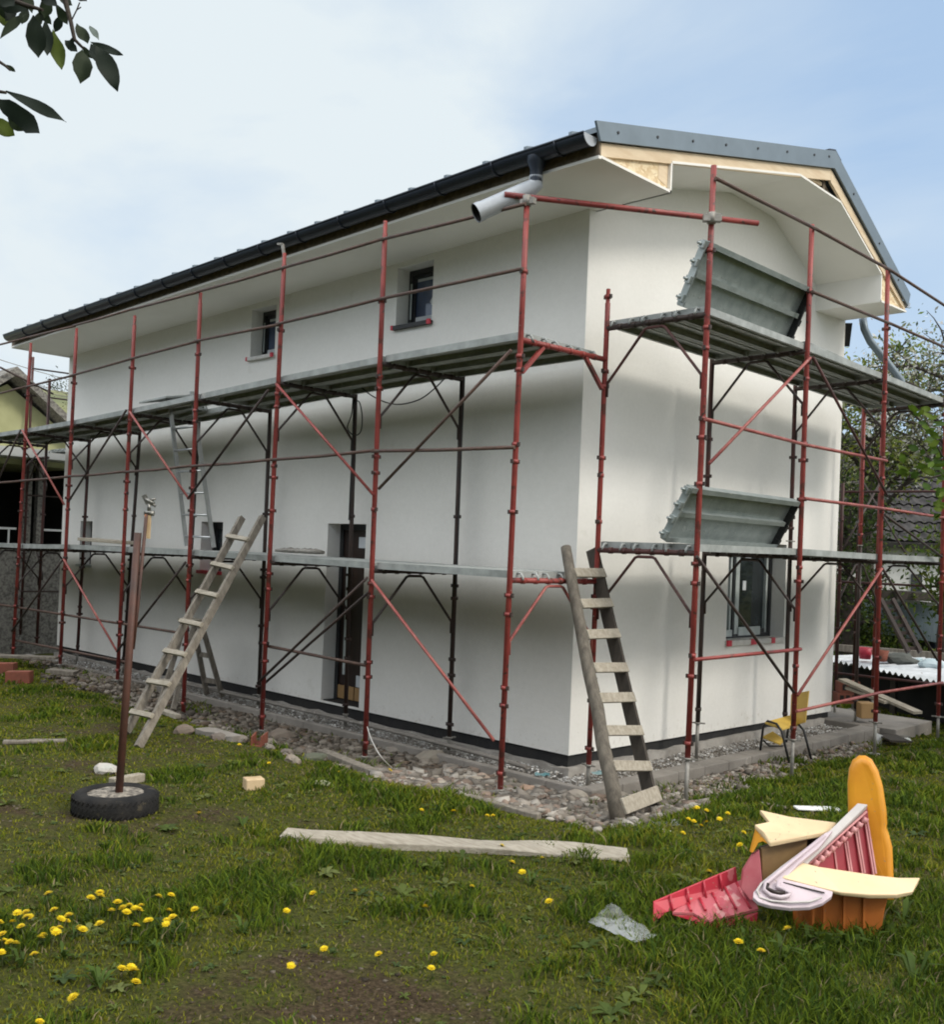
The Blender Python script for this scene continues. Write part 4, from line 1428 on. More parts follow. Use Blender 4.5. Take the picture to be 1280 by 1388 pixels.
mb = MB(); mb.bar(at(201, 730, dp + .02), at(202.5, 698, dp + .02), .022, .02, up=fw); mb.build('wooden_strip', 'cutwood', po)
mb = MB()
k = at(202, 693, dp + .02)
mb.tube([k - rt * .03 + dn * .01, k + rt * .035 + dn * .015], .018, 8); mb.tube([k, k - dn * .05], .012, 8)
h = k - dn * .055
mb.tube([h - rt * .025 - dn * .03, h + rt * .035 + dn * .005], .014, 8)
mb.bar(h - rt * .035 - dn * .055, h - rt * .005 + dn * .005, .03, .02, up=fw); mb.tube([h - dn * .02, h + rt * .045 - dn * .03], .009, 6); mb.tube([h + rt * .01, h + rt * .045 + dn * .02], .010, 6)
mb.build('tap', 'brass', po)

# ---------------------------------------------------------------- timber and bits on the grass
def log_piece(name, label, cat, a, b, w, h, mat, lift=0.0, seg=7, jit=.012, ends=None, bevel=.008, up=None):
    a, b = V(a), V(b)
    d = (b - a).normalized(); s = d.cross(V((0, 0, 1))).normalized()
    vs, fs = [], []
    for i in range(seg + 1):
        t = i / seg
        p = a.lerp(b, t)
        sag = V((0, 0, lift))
        k = 1.0
        for du, dv in ((-1, 0), (1, 0), (1, 1), (-1, 1)):
            j = lambda q: jit * noise.noise(V((t * 4 + q, du * 3.1, dv * 2.7 + len(label))))
            vs.append(p + s * (w / 2 * du + j(1)) + V((0, 0, h * dv + j(2))) + sag)
    for i in range(seg):
        for j in range(4):
            fs.append((i * 4 + j, i * 4 + (j + 1) % 4, (i + 1) * 4 + (j + 1) % 4, (i + 1) * 4 + j))
    fs += [(3, 2, 1, 0), tuple(seg * 4 + j for j in range(4))]
    mb = MB(); mb.add(vs, fs)
    o = mb.build(name, mat, None, bevel)
    return tag(o, label, cat)
def G(px, py, up=0.0):
    p = gp(px, py)
    return p + V((0, 0, up))
log_piece('old_plank', 'long pale weathered plank lying on the grass in front of the ladder', 'plank', G(384, 1136), G(852, 1163), .21, .045, 'palewood', .0, 14, .03)
log_piece('old_plank', 'short grey plank lying against the rubble left of the corner ladder', 'plank', G(632, 1086, .01), G(731, 1111, .0), .07, .05, 'oldwood', 0, 5)
log_piece('old_plank', 'grey plank at the edge of the rubble behind the white cable', 'plank', G(436, 1026, .02), G(506, 1052, .0), .10, .06, 'oldwood', 0, 5)
log_piece('old_plank', 'thin grey board lying in the grass at the far left', 'plank', G(4, 1008), G(90, 1006), .08, .03, 'oldwood', 0, 4)
log_piece('concrete_post', 'pale broken concrete post lying on the rubble behind the leaning ladder', 'concrete post', G(272, 994, .0), G(322, 1006, .0), .16, .06, 'concrete', .0, 4, .02)
log_piece('old_plank', 'short board lying beside the feet of the pale wooden ladder', 'plank', G(214, 967, .02), G(241, 977, .02), .07, .05, 'palewood', 0, 3)
log_piece('wooden_block', 'cut wooden block lying alone on the grass', 'block', G(331, 1070), G(356, 1068), .12, .085, 'cutwood', 0, 2, .006)
log_piece('wooden_block', 'pale square timber offcut lying behind the tyre', 'block', G(151, 1066), G(192, 1059), .08, .065, 'palewood', 0, 2, .006)
log_piece('white_board', 'thin white board lying on the grass behind the toy slide', 'board', G(1078, 1098), G(1138, 1101), .10, .02, 'white', .01, 3, .008)
log_piece('old_plank', 'thin stick lying on the grass left of the white board', 'stick', G(1032, 1092), G(1066, 1098), .03, .02, 'oldwood', .01, 3, .006)
log_piece('old_plank', 'thin grey batten lying beside the kerb right of the yellow chair', 'plank', G(1118, 1024, .02), G(1138, 1014, .02), .03, .02, 'oldwood', 0, 3, .004)

def stone_mesh(name, sx, sy, sz, seed, mat='stone', tint=None):
    r_ = random.Random(seed)
    import bmesh
    bm = bmesh.new()
    bmesh.ops.create_icosphere(bm, subdivisions=2, radius=1)
    off = V((r_.uniform(-9, 9), r_.uniform(-9, 9), r_.uniform(-9, 9)))
    for v in bm.verts:
        n = v.co.normalized()
        k = 1 + .38 * noise.noise(n * 1.3 + off) + .16 * noise.noise(n * 3.1 + off)
        v.co = V((n.x * sx * k, n.y * sy * k, max(-.55, n.z) * sz * k))
    me = bpy.data.meshes.new(name)
    bm.to_mesh(me); bm.free()
    me.materials.append(MT[mat])
    c = tint or (.3, .28, .25)
    a = me.attributes.new('tint', 'FLOAT_COLOR', 'POINT')
    a.data.foreach_set('color', np.array([[c[0] * (1 + .1 * noise.noise(v.co * 20)), c[1], c[2], 1] for v in me.vertices], np.float32).ravel())
    return me
def stone(label, px, py, w, sy, h, tint, group=None, name='stone', lift=0.3, cat='stone', p=None):
    p = p or gp(px, py)
    d = (p - CAM).dot(fw)
    s = w / F * d / 2
    me = stone_mesh(name, s, s * sy, s * h, rnd.randint(0, 9999), tint=tint)
    o = bpy.data.objects.new(name, me); COL.objects.link(o)
    o.location = p + V((0, 0, s * h * lift)); o.rotation_euler = (rnd.uniform(-.2, .2), rnd.uniform(-.2, .2), rnd.uniform(.4, 1.1))
    return tag(o, label, cat, group)
stone('big squared grey stone block on the rubble below the long wall', 585, 1034, 46, .7, .55, (.24, .21, .17), name='stone_block')
stone('flat grey stone resting on the kerb left of the stone block', 536, 1021, 36, .6, .4, (.22, .20, .17))
stone('wedge shaped pale stone lying at the foot of the corner', 779, 1084, 44, .5, .5, (.34, .30, .25))
stone('pinkish red rounded stone by the kerb at the corner', 718, 1062, 22, .8, .8, (.36, .16, .13))
stone('tan stone below the pinkish red stone', 716, 1076, 26, .8, .75, (.34, .235, .17))
stone('brown angular stone near the feet of the pale ladder', 249, 994, 32, .7, .6, (.19, .15, .12))
stone('large brown flat stone right of the scaffold foot with the terracotta channel', 384, 1003, 44, .8, .5, (.21, .17, .135))
stone('dark mossy stone lying in the grass left of the rubble planks', 424, 1030, 36, .7, .4, (.10, .105, .075))
stone('flat mossy stone in the grass under the white cable', 438, 1064, 30, .7, .3, (.22, .22, .13))
stone('white crumbly lump lying behind the rusty pole', 143, 1046, 34, .9, .55, (.44, .42, .38), name='plaster_lump', cat='lump')
stone('grey stone tucked under the yellow chair', 1068, 1024, 30, .8, .6, (.13, .11, .09))
stone('grey stone behind the legs of the yellow chair', 1096, 1022, 22, .8, .6, (.14, .125, .105))
stone('round stone on the ground right of the kerb corner', 1222, 993, 24, .8, .45, (.19, .175, .145))
stone('low grey stone beside the kerb end at the far right', 1222, 1003, 26, .8, .4, (.17, .16, .14))
stone('white crumpled lump beside the kerb at the far right', 1229, 1006, 14, .8, .7, (.6, .6, .56))
stone('pale stone on the gravel strip beside the doorway post', 428, 977, 16, .8, .8, (.42, .38, .32))
for i in range(16):
    px = rnd.uniform(590, 700); py = rnd.uniform(1052, 1078)
    stone('pale fist sized stone among the rubble heap left of the corner', px, py + (px - 640) * .12, rnd.uniform(13, 24), .8, .75, rnd.choice([(.36, .31, .25), (.30, .26, .22), (.38, .29, .23)]), 'stones of the rubble heap by the corner')
for i in range(10):
    t = rnd.random()
    stone('dull brown stone among the rubble below the long wall', 215 + 250 * t, 985 + 55 * t + rnd.uniform(-10, 10) , rnd.uniform(12, 24), .8, .7, rnd.choice([(.20, .17, .14), (.16, .13, .11), (.24, .20, .16)]), 'stones of the rubble below the long wall')

# terracotta channel and brick under scaffold feet at the left
b = G(350, 1010)
mb = MB()
for s in (-1, 1):
    mb.bar(b + rt * (.045 * s) + V((0, 0, .05)) + fw * -.10, b + rt * (.055 * s) + V((0, 0, .05)) + fw * .15, .012, .10)
mb.bar(b + V((0, 0, .008)) - fw * .10, b + V((0, 0, .008)) + fw * .15, .09, .012)
tag(mb.build('terracotta_channel', 'brick'), 'open clay channel block under the scaffold foot between ladder and door', 'clay block')
for (q, w_, lb) in (((26, 925), .30, 'orange red brick under the leftmost scaffold foot'), ((8, 913), .25, 'dull brick stacked behind the leftmost scaffold foot')):
    p = gp(*q); mb = MB()
    mb.bar(p - rt * w_ / 2 + V((0, 0, .07)), p + rt * w_ / 2 + V((0, 0, .07)), .14, .15)
    tag(mb.build('brick', 'brick', bevel=.006), lb, 'brick')
p = gp(84, 922); mb = MB(); mb.bar(p - rt * .18 + V((0, 0, .13)), p + rt * .18 + V((0, 0, .10)), .2, .04); tag(mb.build('old_plank', 'oldwood'), 'grey board under the second scaffold foot from the left', 'plank')
p = gp(40, 905); mb = MB(); mb.bar(p - rt * .45 + V((0, 0, .17)), p + rt * .40 + V((0, 0, .14)), .2, .03); tag(mb.build('old_plank', 'oldwood'), 'thin board bridging the bricks at the far left', 'plank')

# clear plastic sheets
def sheet(label, quad_px, up=.03, n=9, amp=.03):
    c = [gp(*q) for q in quad_px]
    mb = MB(); vs = []
    for i in range(n):
        for j in range(n):
            u, v = i / (n - 1), j / (n - 1)
            p = c[0].lerp(c[1], u).lerp(c[3].lerp(c[2], u), v)
            z = up + amp * abs(noise.noise(V((u * 3.1, v * 3.3, len(label))))) + .01 * noise.noise(V((u * 9, v * 9, 1)))
            vs.append(p + V((0, 0, z)))
    mb.add(vs, [(i * n + j, (i + 1) * n + j, (i + 1) * n + j + 1, i * n + j + 1) for i in range(n - 1) for j in range(n - 1)], 0, True)
    return tag(mb.build('plastic_sheet', 'film'), label, 'plastic sheet')
sheet('clear crumpled plastic sheet lying on the grass left of the red toy chute', [(797, 1262), (828, 1236), (890, 1284), (860, 1290)], .045, 11, .035)
sheet('clear plastic sheet lying at the foot of the corner ladder', [(838, 1118), (900, 1100), (925, 1122), (860, 1132)], .015, 11, .06)
stone('scrap of white paper by the foot of the corner ladder', 900, 1127, 20, .6, .3, (.7, .7, .68), name='paper_scrap', cat='paper')

# ---------------------------------------------------------------- yellow chair
cp = gp(1066, 1030)
cd_ = (cp - CAM).dot(fw)
ch = thing('chair', 'yellow shell chair on black metal legs standing by the kerb under the window', 'chair', cp)
def A(px, py, dd=0.0):
    return at(px, py, cd_ + dd)
mb = MB()
mb.hexa([A(1037, 981, -.08), A(1061, 990, -.18), A(1083, 984, .10), A(1071, 972, .22)], [A(1037, 978, -.08), A(1061, 987, -.18), A(1083, 980, .10), A(1071, 969, .22)])
mb.build('seat', 'chairyellow', ch, bevel=.006)
mb = MB()
mb.hexa([A(1070, 985, .26), A(1093, 979, -.02), A(1092, 979, -.05), A(1071, 985, .23)], [A(1073.5, 941, .36), A(1098, 936, .06), A(1097, 936, .03), A(1072.5, 941, .33)])
mb.build('backrest', 'chairyellow', ch, bevel=.006)
for pts in ([(1031, 1017, -.02), (1035, 984, -.06), (1041, 977, -.08), (1053, 981, -.15), (1060, 991, -.18), (1072, 1041, -.26)],
            [(1071, 973, .24), (1066, 1006, .22)], [(1083, 982, .08), (1090, 990, .02), (1100, 1029, -.04)]):
    mb = MB(); mb.tube([A(*q) for q in pts], .013, 8); mb.build('leg', 'black', ch)
mb = MB(); mb.tube([A(1035, 1003, -.04), A(1043, 1011, -.06), A(1062, 1011, -.18)], .010, 6); mb.build('stretcher', 'black', ch)
mb = MB(); mb.hexa([A(1034, 1000, .1), A(1058, 1010, .05), A(1063, 1004, .16), A(1048, 993, .2)], [A(1034, 998, .1), A(1058, 1008, .05), A(1063, 1002, .16), A(1048, 991, .2)])
mb.build('lower_panel', 'chairyellow', ch)

MT['innerpl'] = M('shade_toned_plastic', (.30, .19, .075), (.21, .12, .05), 5, .5)  # shade under the cream rail, put into the plastic as a duller brown
# ---------------------------------------------------------------- broken toy slide
SB = gp(1130, 1262)
S0 = (SB - CAM).dot(fw)
toy = thing('toy_slide', 'broken orange, cream, pink and lilac plastic toy slide lying on the lawn', 'toy slide', SB)
def T(px, py, dd=0.0):
    return at(px, py, S0 + dd)
fh = V((fw.x, fw.y, 0)).normalized()
def panel(name, mat, pts, th, parent=toy, bevel=.008):
    mb = MB()
    if bevel > .01:
        mb.slab([T(*p) for p in pts], th, bevel); return mb.build(name, mat, parent)
    mb.prism(planar([T(*p) for p in pts]), th); return mb.build(name, mat, parent, bevel)
panel('upright_panel', 'yellow', [(1151, 1100, .40), (1150, 1065, .40), (1152, 1045, .40), (1157, 1033, .40), (1166, 1027, .40), (1175, 1027, .40), (1184, 1032, .40), (1192, 1046, .38), (1198, 1066, .36),
      (1203, 1100, .32), (1204, 1118, .30), (1203, 1124, .30), (1206, 1131, .30), (1211, 1150, .28), (1213, 1200, .24), (1213, 1222, .22), (1152, 1222, .34)], fh * .10 + rt * .03, bevel=.034)
panel('base_panel', 'orange', [(1080, 1205, .0), (1118, 1208, -.02), (1160, 1209, -.03), (1206, 1205, -.02), (1200, 1236, -.03), (1194, 1276, -.03), (1080, 1280, .0)], fh * .07, bevel=.012)
mb = MB()
for x in (1103, 1118, 1145, 1172):
    mb.bar(T(x, 1209, -.035), T(x - 1, 1274, -.035), .012, .012, up=fw)
mb.build('base_ribs', 'orange', toy)
# dark slot and carved mark of the base panel
# cream rail lying over the front
mb = MB()
top = [(1078, 1166, .02), (1110, 1174, .0), (1150, 1180, -.01), (1190, 1186, .0), (1218, 1189, .02), (1248, 1189, .05)]
mid = [(1060, 1189, -.10), (1098, 1199, -.12), (1140, 1209, -.13), (1178, 1212, -.12), (1215, 1212, -.10), (1238, 1208, -.07)]
low = [(1060, 1192, -.09), (1098, 1203, -.11), (1140, 1214, -.12), (1178, 1218, -.11), (1215, 1218, -.09), (1236, 1213, -.06)]
bk = [(1080, 1176, .10), (1112, 1186, .09), (1152, 1192, .08), (1190, 1198, .09), (1218, 1200, .11), (1244, 1200, .13)]
vs = [T(*r[i]) for i in range(6) for r in (top, mid, low, bk)]
fs = [(i * 4 + j, i * 4 + (j + 1) % 4, (i + 1) * 4 + (j + 1) % 4, (i + 1) * 4 + j) for i in range(5) for j in range(4)] + [(3, 2, 1, 0), (20, 21, 22, 23)]
mb.add(vs, fs); mb.build('hand_rail', 'cream', toy, bevel=.007)
# cream rail behind, with a torn end
mb = MB()
mb.prism([T(*p) for p in ((1030, 1097, .36), (1070, 1106, .34), (1134, 1114, .32), (1128, 1126, .24), (1095, 1131, .14), (1044, 1142, .12), (1034, 1128, .16), (1023, 1117, .20), (1043, 1113, .24), (1036, 1104, .30))], V((0, 0, -.025)))
mb.build('hand_rail', 'cream', toy, bevel=.006)
panel('torn_lip', 'yellow', [(1025, 1121, .19), (1036, 1127, .17), (1046, 1138, .13), (1042, 1144, .13), (1033, 1140, .15), (1027, 1142, .16), (1023, 1156, .18), (1020, 1156, .19), (1023, 1136, .19)], fh * .03, bevel=.003)
panel('end_panel', 'pinkred', [(1022, 1158, .18), (1030, 1152, .17), (1034, 1196, .10), (1040, 1216, .06), (1018, 1220, .10), (1005, 1204, .14), (1008, 1180, .17)], fh * .03, bevel=.003)
panel('inner_panel', 'innerpl', [(1032, 1150, .19), (1096, 1134, .18), (1090, 1190, .16), (1040, 1216, .12), (1034, 1196, .14)], fh * .03, bevel=.003)
panel('side_panel', 'doorwood', [(1030, 1148, .26), (1140, 1120, .26), (1130, 1216, .22), (1040, 1220, .22)], fh * .02, bevel=.003)
# lilac track with a hooked groove
hook = [(1128, 1128, .16), (1118, 1130, .14), (1098, 1146, .08), (1060, 1174, -.04), (1030, 1198, -.14), (1022, 1208, -.17), (1021, 1216, -.19), (1028, 1222, -.21), (1044, 1227, -.22), (1072, 1229, -.23), (1098, 1228, -.22), (1116, 1222, -.20), (1129, 1212, -.17), (1131, 1205, -.15),
        (1096, 1198, -.12), (1064, 1191, -.10), (1082, 1172, -.02), (1110, 1150, .07)]
mb = MB(); mb.prism(planar([T(*p) for p in hook]), V((0, 0, -.020)) + fh * .008); trk = mb.build('track_board', 'lilac', toy, bevel=.004)
mb = MB()
gr = [(1118, 1134, .12), (1090, 1156, .03), (1055, 1184, -.09), (1038, 1198, -.145), (1036, 1207, -.17), (1044, 1214, -.19), (1058, 1217, -.20), (1069, 1215, -.19), (1072, 1211, -.18), (1062, 1206, -.165), (1054, 1203, -.155), (1056, 1196, -.135)]
mb.tube([T(*p) + V((0, 0, .004)) for p in gr], .011, 8); mb.build('track_groove', 'lilac', trk)
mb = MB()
mb.tube([T(*p) + V((0, 0, .008)) for p in ((1041, 1200, -.15), (1040, 1206, -.17), (1050, 1211, -.185), (1064, 1212, -.185))], .010, 8); mb.build('painted_groove_shade', 'doorwood', trk)  # solid dark tube painting the shade down in the groove
mb = MB()
ed = [(1124, 1129, .15), (1098, 1148, .075), (1062, 1175, -.04), (1032, 1199, -.14), (1026, 1208, -.17), (1030, 1217, -.19), (1046, 1222, -.21), (1072, 1224, -.22), (1098, 1223, -.21), (1114, 1217, -.19)]
mb.tube([T(*p) + V((0, 0, .004)) for p in ed], .006, 6); mb.build('track_edge', 'greyboard', trk)
mb = MB(); mb.tube([T(1062, 1197, -.115) + V((0, 0, .004)), T(1118, 1211, -.16) + V((0, 0, .004))], .004, 6); mb.build('track_slot', 'doorwood', trk)
panel('ramp_board', 'greyboard', [(1083, 1166, .04), (1163, 1088, .30), (1177, 1090, .30), (1094, 1171, .03)], V((0, 0, -.03)) + fh * .015, bevel=.004)
# red ribbed side below the ramp board
mb = MB(); mb.prism([T(*p) for p in ((1094, 1171, .06), (1176, 1092, .33), (1186, 1188, .22), (1140, 1186, .14))], fh * .03); rib = mb.build('ribbed_side', 'darkred', toy, bevel=.003)
mb = MB()
for (x0, y0, x1, y1) in ((1130, 1154, 1134, 1184), (1144, 1142, 1151, 1184), (1158, 1124, 1168, 1184), (1171, 1112, 1183, 1186), (1174, 1110, 1186, 1184), (1161, 1122, 1171, 1183), (1147, 1140, 1154, 1184)):
    mb.bar(T(x0, y0, .06 + (x0 - 1094) / 82 * .26), T(x1, y1, .06 + (x1 - 1094) / 90 * .14 + .02), .008, .05, up=fw)
mb.tube([T(1098, 1170, .045), T(1175, 1100, .295)], .006, 6)
mb.tube([T(1108, 1171, .045), T(1177, 1110, .285)], .006, 6)
mb.build('rib', 'ribpink', rib)
mb = MB()
for i in range(10):
    t = i / 9
    mb.tube([T(1104 + 66 * t, 1168 - 58 * t, .045 + .22 * t), T(1109 + 66 * t, 1171 - 58 * t, .045 + .22 * t)], .0165, 12)
mb.build('scallop', 'ribpink', rib)

RC = gp(960, 1262)
chute = thing('toy_chute', 'broken off red plastic chute lying beside the toy slide', 'toy chute', RC)
R0 = (RC - CAM).dot(fw)
def U(px, py, dd=0.0):
    return at(px, py, R0 + dd)
mb = MB(); mb.prism([U(*p) for p in ((886, 1222, .10), (998, 1175, .30), (1001, 1199, .29), (925, 1231, .14), (905, 1236, .10), (886, 1251, .06))], fh * .012); mb.build('back_wall', 'redpl', chute, bevel=.003)
mb = MB()
rowA = [U(918, 1234, .12), U(945, 1222, .18), U(975, 1209, .24), U(1002, 1196, .29), U(1012, 1192, .31)]
rowB = [U(912, 1239, .04), U(940, 1240, .06), U(962, 1252, .02), U(990, 1244, .10), U(1028, 1234, .16)]
for i in range(4):
    mb.hexa([rowA[i], rowA[i + 1], rowB[i + 1], rowB[i]], [p + V((0, 0, .012)) for p in (rowA[i], rowA[i + 1], rowB[i + 1], rowB[i])])
mb.build('floor_panel', 'pinkred', chute)
mb = MB()
for t in (.15, .32, .5, .68, .85):
    a_ = rowA[0].lerp(rowA[4], t); b_ = rowB[0].lerp(rowB[4], t + .06)
    mb.tube([a_ + V((0, 0, .012)), b_ + V((0, 0, .014))], .008, 6)
for t in (.2, .4, .6, .8):
    p0 = U(886, 1222, .095).lerp(U(998, 1175, .295), t); p1 = U(890, 1250, .055).lerp(U(1001, 1199, .285), t)
    mb.tube([p0 - fh * .004, p1 - fh * .004], .006, 6)
mb.build('rib', 'redpl', chute)
mb = MB(); mb.prism([U(*p) for p in ((912, 1240, .04), (940, 1241, .06), (962, 1253, .02), (990, 1246, .10), (1028, 1236, .16), (1026, 1250, .15), (985, 1262, .08), (966, 1268, .02), (955, 1258, .02), (936, 1247, .05))], fh * .012); mb.build('front_skirt', 'redpl', chute, bevel=.003)

# ---------------------------------------------------------------- rubble and gravel (uncountable)
def stones_stuff(name, n, region, weight, smin, smax, zf, cols, seed, label):
    r_ = np.random.RandomState(seed)
    t = (1 + 5 ** .5) / 2
    ico = np.array([(-1, t, 0), (1, t, 0), (-1, -t, 0), (1, -t, 0), (0, -1, t), (0, 1, t), (0, -1, -t), (0, 1, -t), (t, 0, -1), (t, 0, 1), (-t, 0, -1), (-t, 0, 1)], float)
    ico /= np.linalg.norm(ico[0])
    tri = np.array([(0, 11, 5), (0, 5, 1), (0, 1, 7), (0, 7, 10), (0, 10, 11), (1, 5, 9), (5, 11, 4), (11, 10, 2), (10, 7, 6), (7, 1, 8), (3, 9, 4), (3, 4, 2), (3, 2, 6), (3, 6, 8), (3, 8, 9), (4, 9, 5), (2, 4, 11), (6, 2, 10), (8, 6, 7), (9, 8, 1)])
    jag = True
    vs = [tuple(v) for v in ico]; mids = {}
    def mid(a, b):
        k = (min(a, b), max(a, b))
        if k not in mids:
            m = (np.array(vs[a]) + np.array(vs[b])) / 2
            vs.append(tuple(m / np.linalg.norm(m))); mids[k] = len(vs) - 1
        return mids[k]
    T2 = []
    for a, b, c in tri:
        ab, bc, ca = mid(a, b), mid(b, c), mid(c, a)
        T2 += [(a, ab, ca), (b, bc, ab), (c, ca, bc), (ab, bc, ca)]
    # broken stone: a skewed block with its corners knocked about
    cube = np.array([(-1, -1, -1), (1, -1, -1), (1, 1, -1), (-1, 1, -1), (-1, -1, 1), (1, -1, 1), (1, 1, 1), (-1, 1, 1)], float) * .72
    ctri = np.array([(0, 2, 1), (0, 3, 2), (4, 5, 6), (4, 6, 7), (0, 1, 5), (0, 5, 4), (1, 2, 6), (1, 6, 5), (2, 3, 7), (2, 7, 6), (3, 0, 4), (3, 4, 7)])
    kinds = [(cube, ctri), (cube, ctri), (cube, ctri), (ico, tri)]
    tot = 0
    VV, TT, CC = [], [], []
    k = 0; tries = 0
    while k < n and tries < n * 30:
        tries += 1
        x, y = r_.uniform(region[0], region[1]), r_.uniform(region[2], region[3])
        if r_.rand() > weight(x, y):
            continue
        s = smin * (smax / smin) ** (r_.rand() ** 2.4)
        base, T2 = kinds[r_.randint(len(kinds))]
        nb = len(base)
        A_ = np.linalg.qr(r_.randn(3, 3))[0]
        sc = np.diag(s * np.array([1, r_.uniform(.45, .95), r_.uniform(.25, .75)]))
        ro = .70 + .55 * r_.rand(nb)
        v = (base * ro[:, None] + r_.uniform(-.28, .28, (nb, 3)) * (1 if nb == 8 else .5)) @ sc
        yawm = r_.uniform(0, 6.28)
        Rz = np.array([[math.cos(yawm), -math.sin(yawm), 0], [math.sin(yawm), math.cos(yawm), 0], [0, 0, 1]])
        tl = r_.uniform(-.5, .5)
        Rx = np.array([[1, 0, 0], [0, math.cos(tl), -math.sin(tl)], [0, math.sin(tl), math.cos(tl)]])
        v = v @ Rx.T @ Rz.T
        v += np.array([x, y, zf(x, y) + s * r_.uniform(.05, .45)])
        c = np.array(cols[r_.randint(len(cols))]) * r_.uniform(.75, 1.2)
        VV.append(v); TT.append(T2 + tot); tot += nb; CC.append(np.tile(np.append(c, 1), (nb, 1)))
        k += 1
    o = big_mesh(name, np.concatenate(VV), None, 'stone', tint=np.concatenate(CC), tris=np.concatenate(TT))
    return tag(o, label, name, kind='stuff')
BROWN = [(.135, .113, .09), (.17, .145, .118), (.09, .076, .06), (.23, .20, .165), (.125, .092, .067)]
PALE = [(.20, .175, .145), (.255, .225, .19), (.145, .124, .102), (.215, .16, .125), (.33, .30, .26)]
def mound(x, y):
    m = .02 * smooth(-2.1, -1.1, y) * (1 - smooth(-.75, -.5, y)) if y < -.5 and x < .6 else .03
    return gz(x, y) + m * (.5 + .5 * noise.noise(V((x * 2, y * 2, 0))))
stones_stuff('rubble', 17000, (-9.8, -.9, -2.3, -.5), rubble_w, .007, .062, mound, BROWN, 3, 'brown broken stone and mortar rubble heaped along the kerb of the long wall')
stones_stuff('rubble', 9000, (-1.0, 1.8, -2.3, -.2), lambda x, y: rubble_w(x, y) * (0 if (x < .66 and y > -.5) else 1), .007, .078, mound, PALE, 4, 'pale broken stone rubble heaped round the house corner by the ladder')
stones_stuff('rubble', 5000, (.72, 1.8, -.3, 4.6), lambda x, y: rubble_w(x, y) * (1 - .75 * smooth(.3, 3.5, y)), .008, .05, lambda x, y: gz(x, y), PALE, 5, 'pale stone chips spread outside the kerb of the gable wall')
stones_stuff('soil_clods', 7000, (-5.0, 6.2, -7.4, -1.0), lambda x, y: smooth(.66, .1, cover(x, y)), .003, .016, lambda x, y: gz(x, y) - .004, [(.06, .044, .027), (.085, .064, .041), (.042, .031, .02), (.12, .10, .075)], 31, 'small clods and crumbs of soil on the bare patches')
GRV = [(.58, .56, .53), (.34, .315, .28), (.66, .65, .63), (.22, .20, .175), (.48, .46, .43)]
gvz = lambda x, y: -.20 + .04 * smooth(-.4, -.1, y) * (1 if x < 0 else 0) + .02 * noise.noise(V((x * 3, y * 3, 0)))
stones_stuff('gravel', 9000, (-10.8, .5, -.42, -.02), lambda x, y: 1, .005, .022, gvz, GRV, 6, 'white gravel and mortar crumbs between the kerb and the long wall')
stones_stuff('gravel', 5000, (.05, .52, -.4, 5.2), lambda x, y: 1, .005, .020, lambda x, y: -.19 + .02 * noise.noise(V((x * 3, y * 3, 0))), GRV, 8, 'white gravel and mortar crumbs between the kerb and the gable wall')
# blue film scraps
for (px, py, l_) in ((812, 1050, 'scrap of turquoise film lying on the gravel behind the corner ladder'), (735, 1052, 'scrap of turquoise film lying on the gravel left of the corner')):
    p = pln(px, py, 2, -.14); mb = MB(); vs = []
    for i in range(6):
        for j in range(5):
            q = p + rt * (.026 * (i - 2.5)) + fh * (.03 * (j - 2))
            vs.append(q + V((0, 0, .02 + .03 * noise.noise(V((i * 1.1, j * 1.3, px))))))
    mb.add(vs, [(i * 5 + j, (i + 1) * 5 + j, (i + 1) * 5 + j + 1, i * 5 + j + 1) for i in range(5) for j in range(4)], 0, True)
    MT.setdefault('turq', M('turquoise_film', (.10, .24, .26), (.22, .33, .34), 12, .4))
    tag(mb.build('film_scrap', 'turq'), l_, 'film scrap')

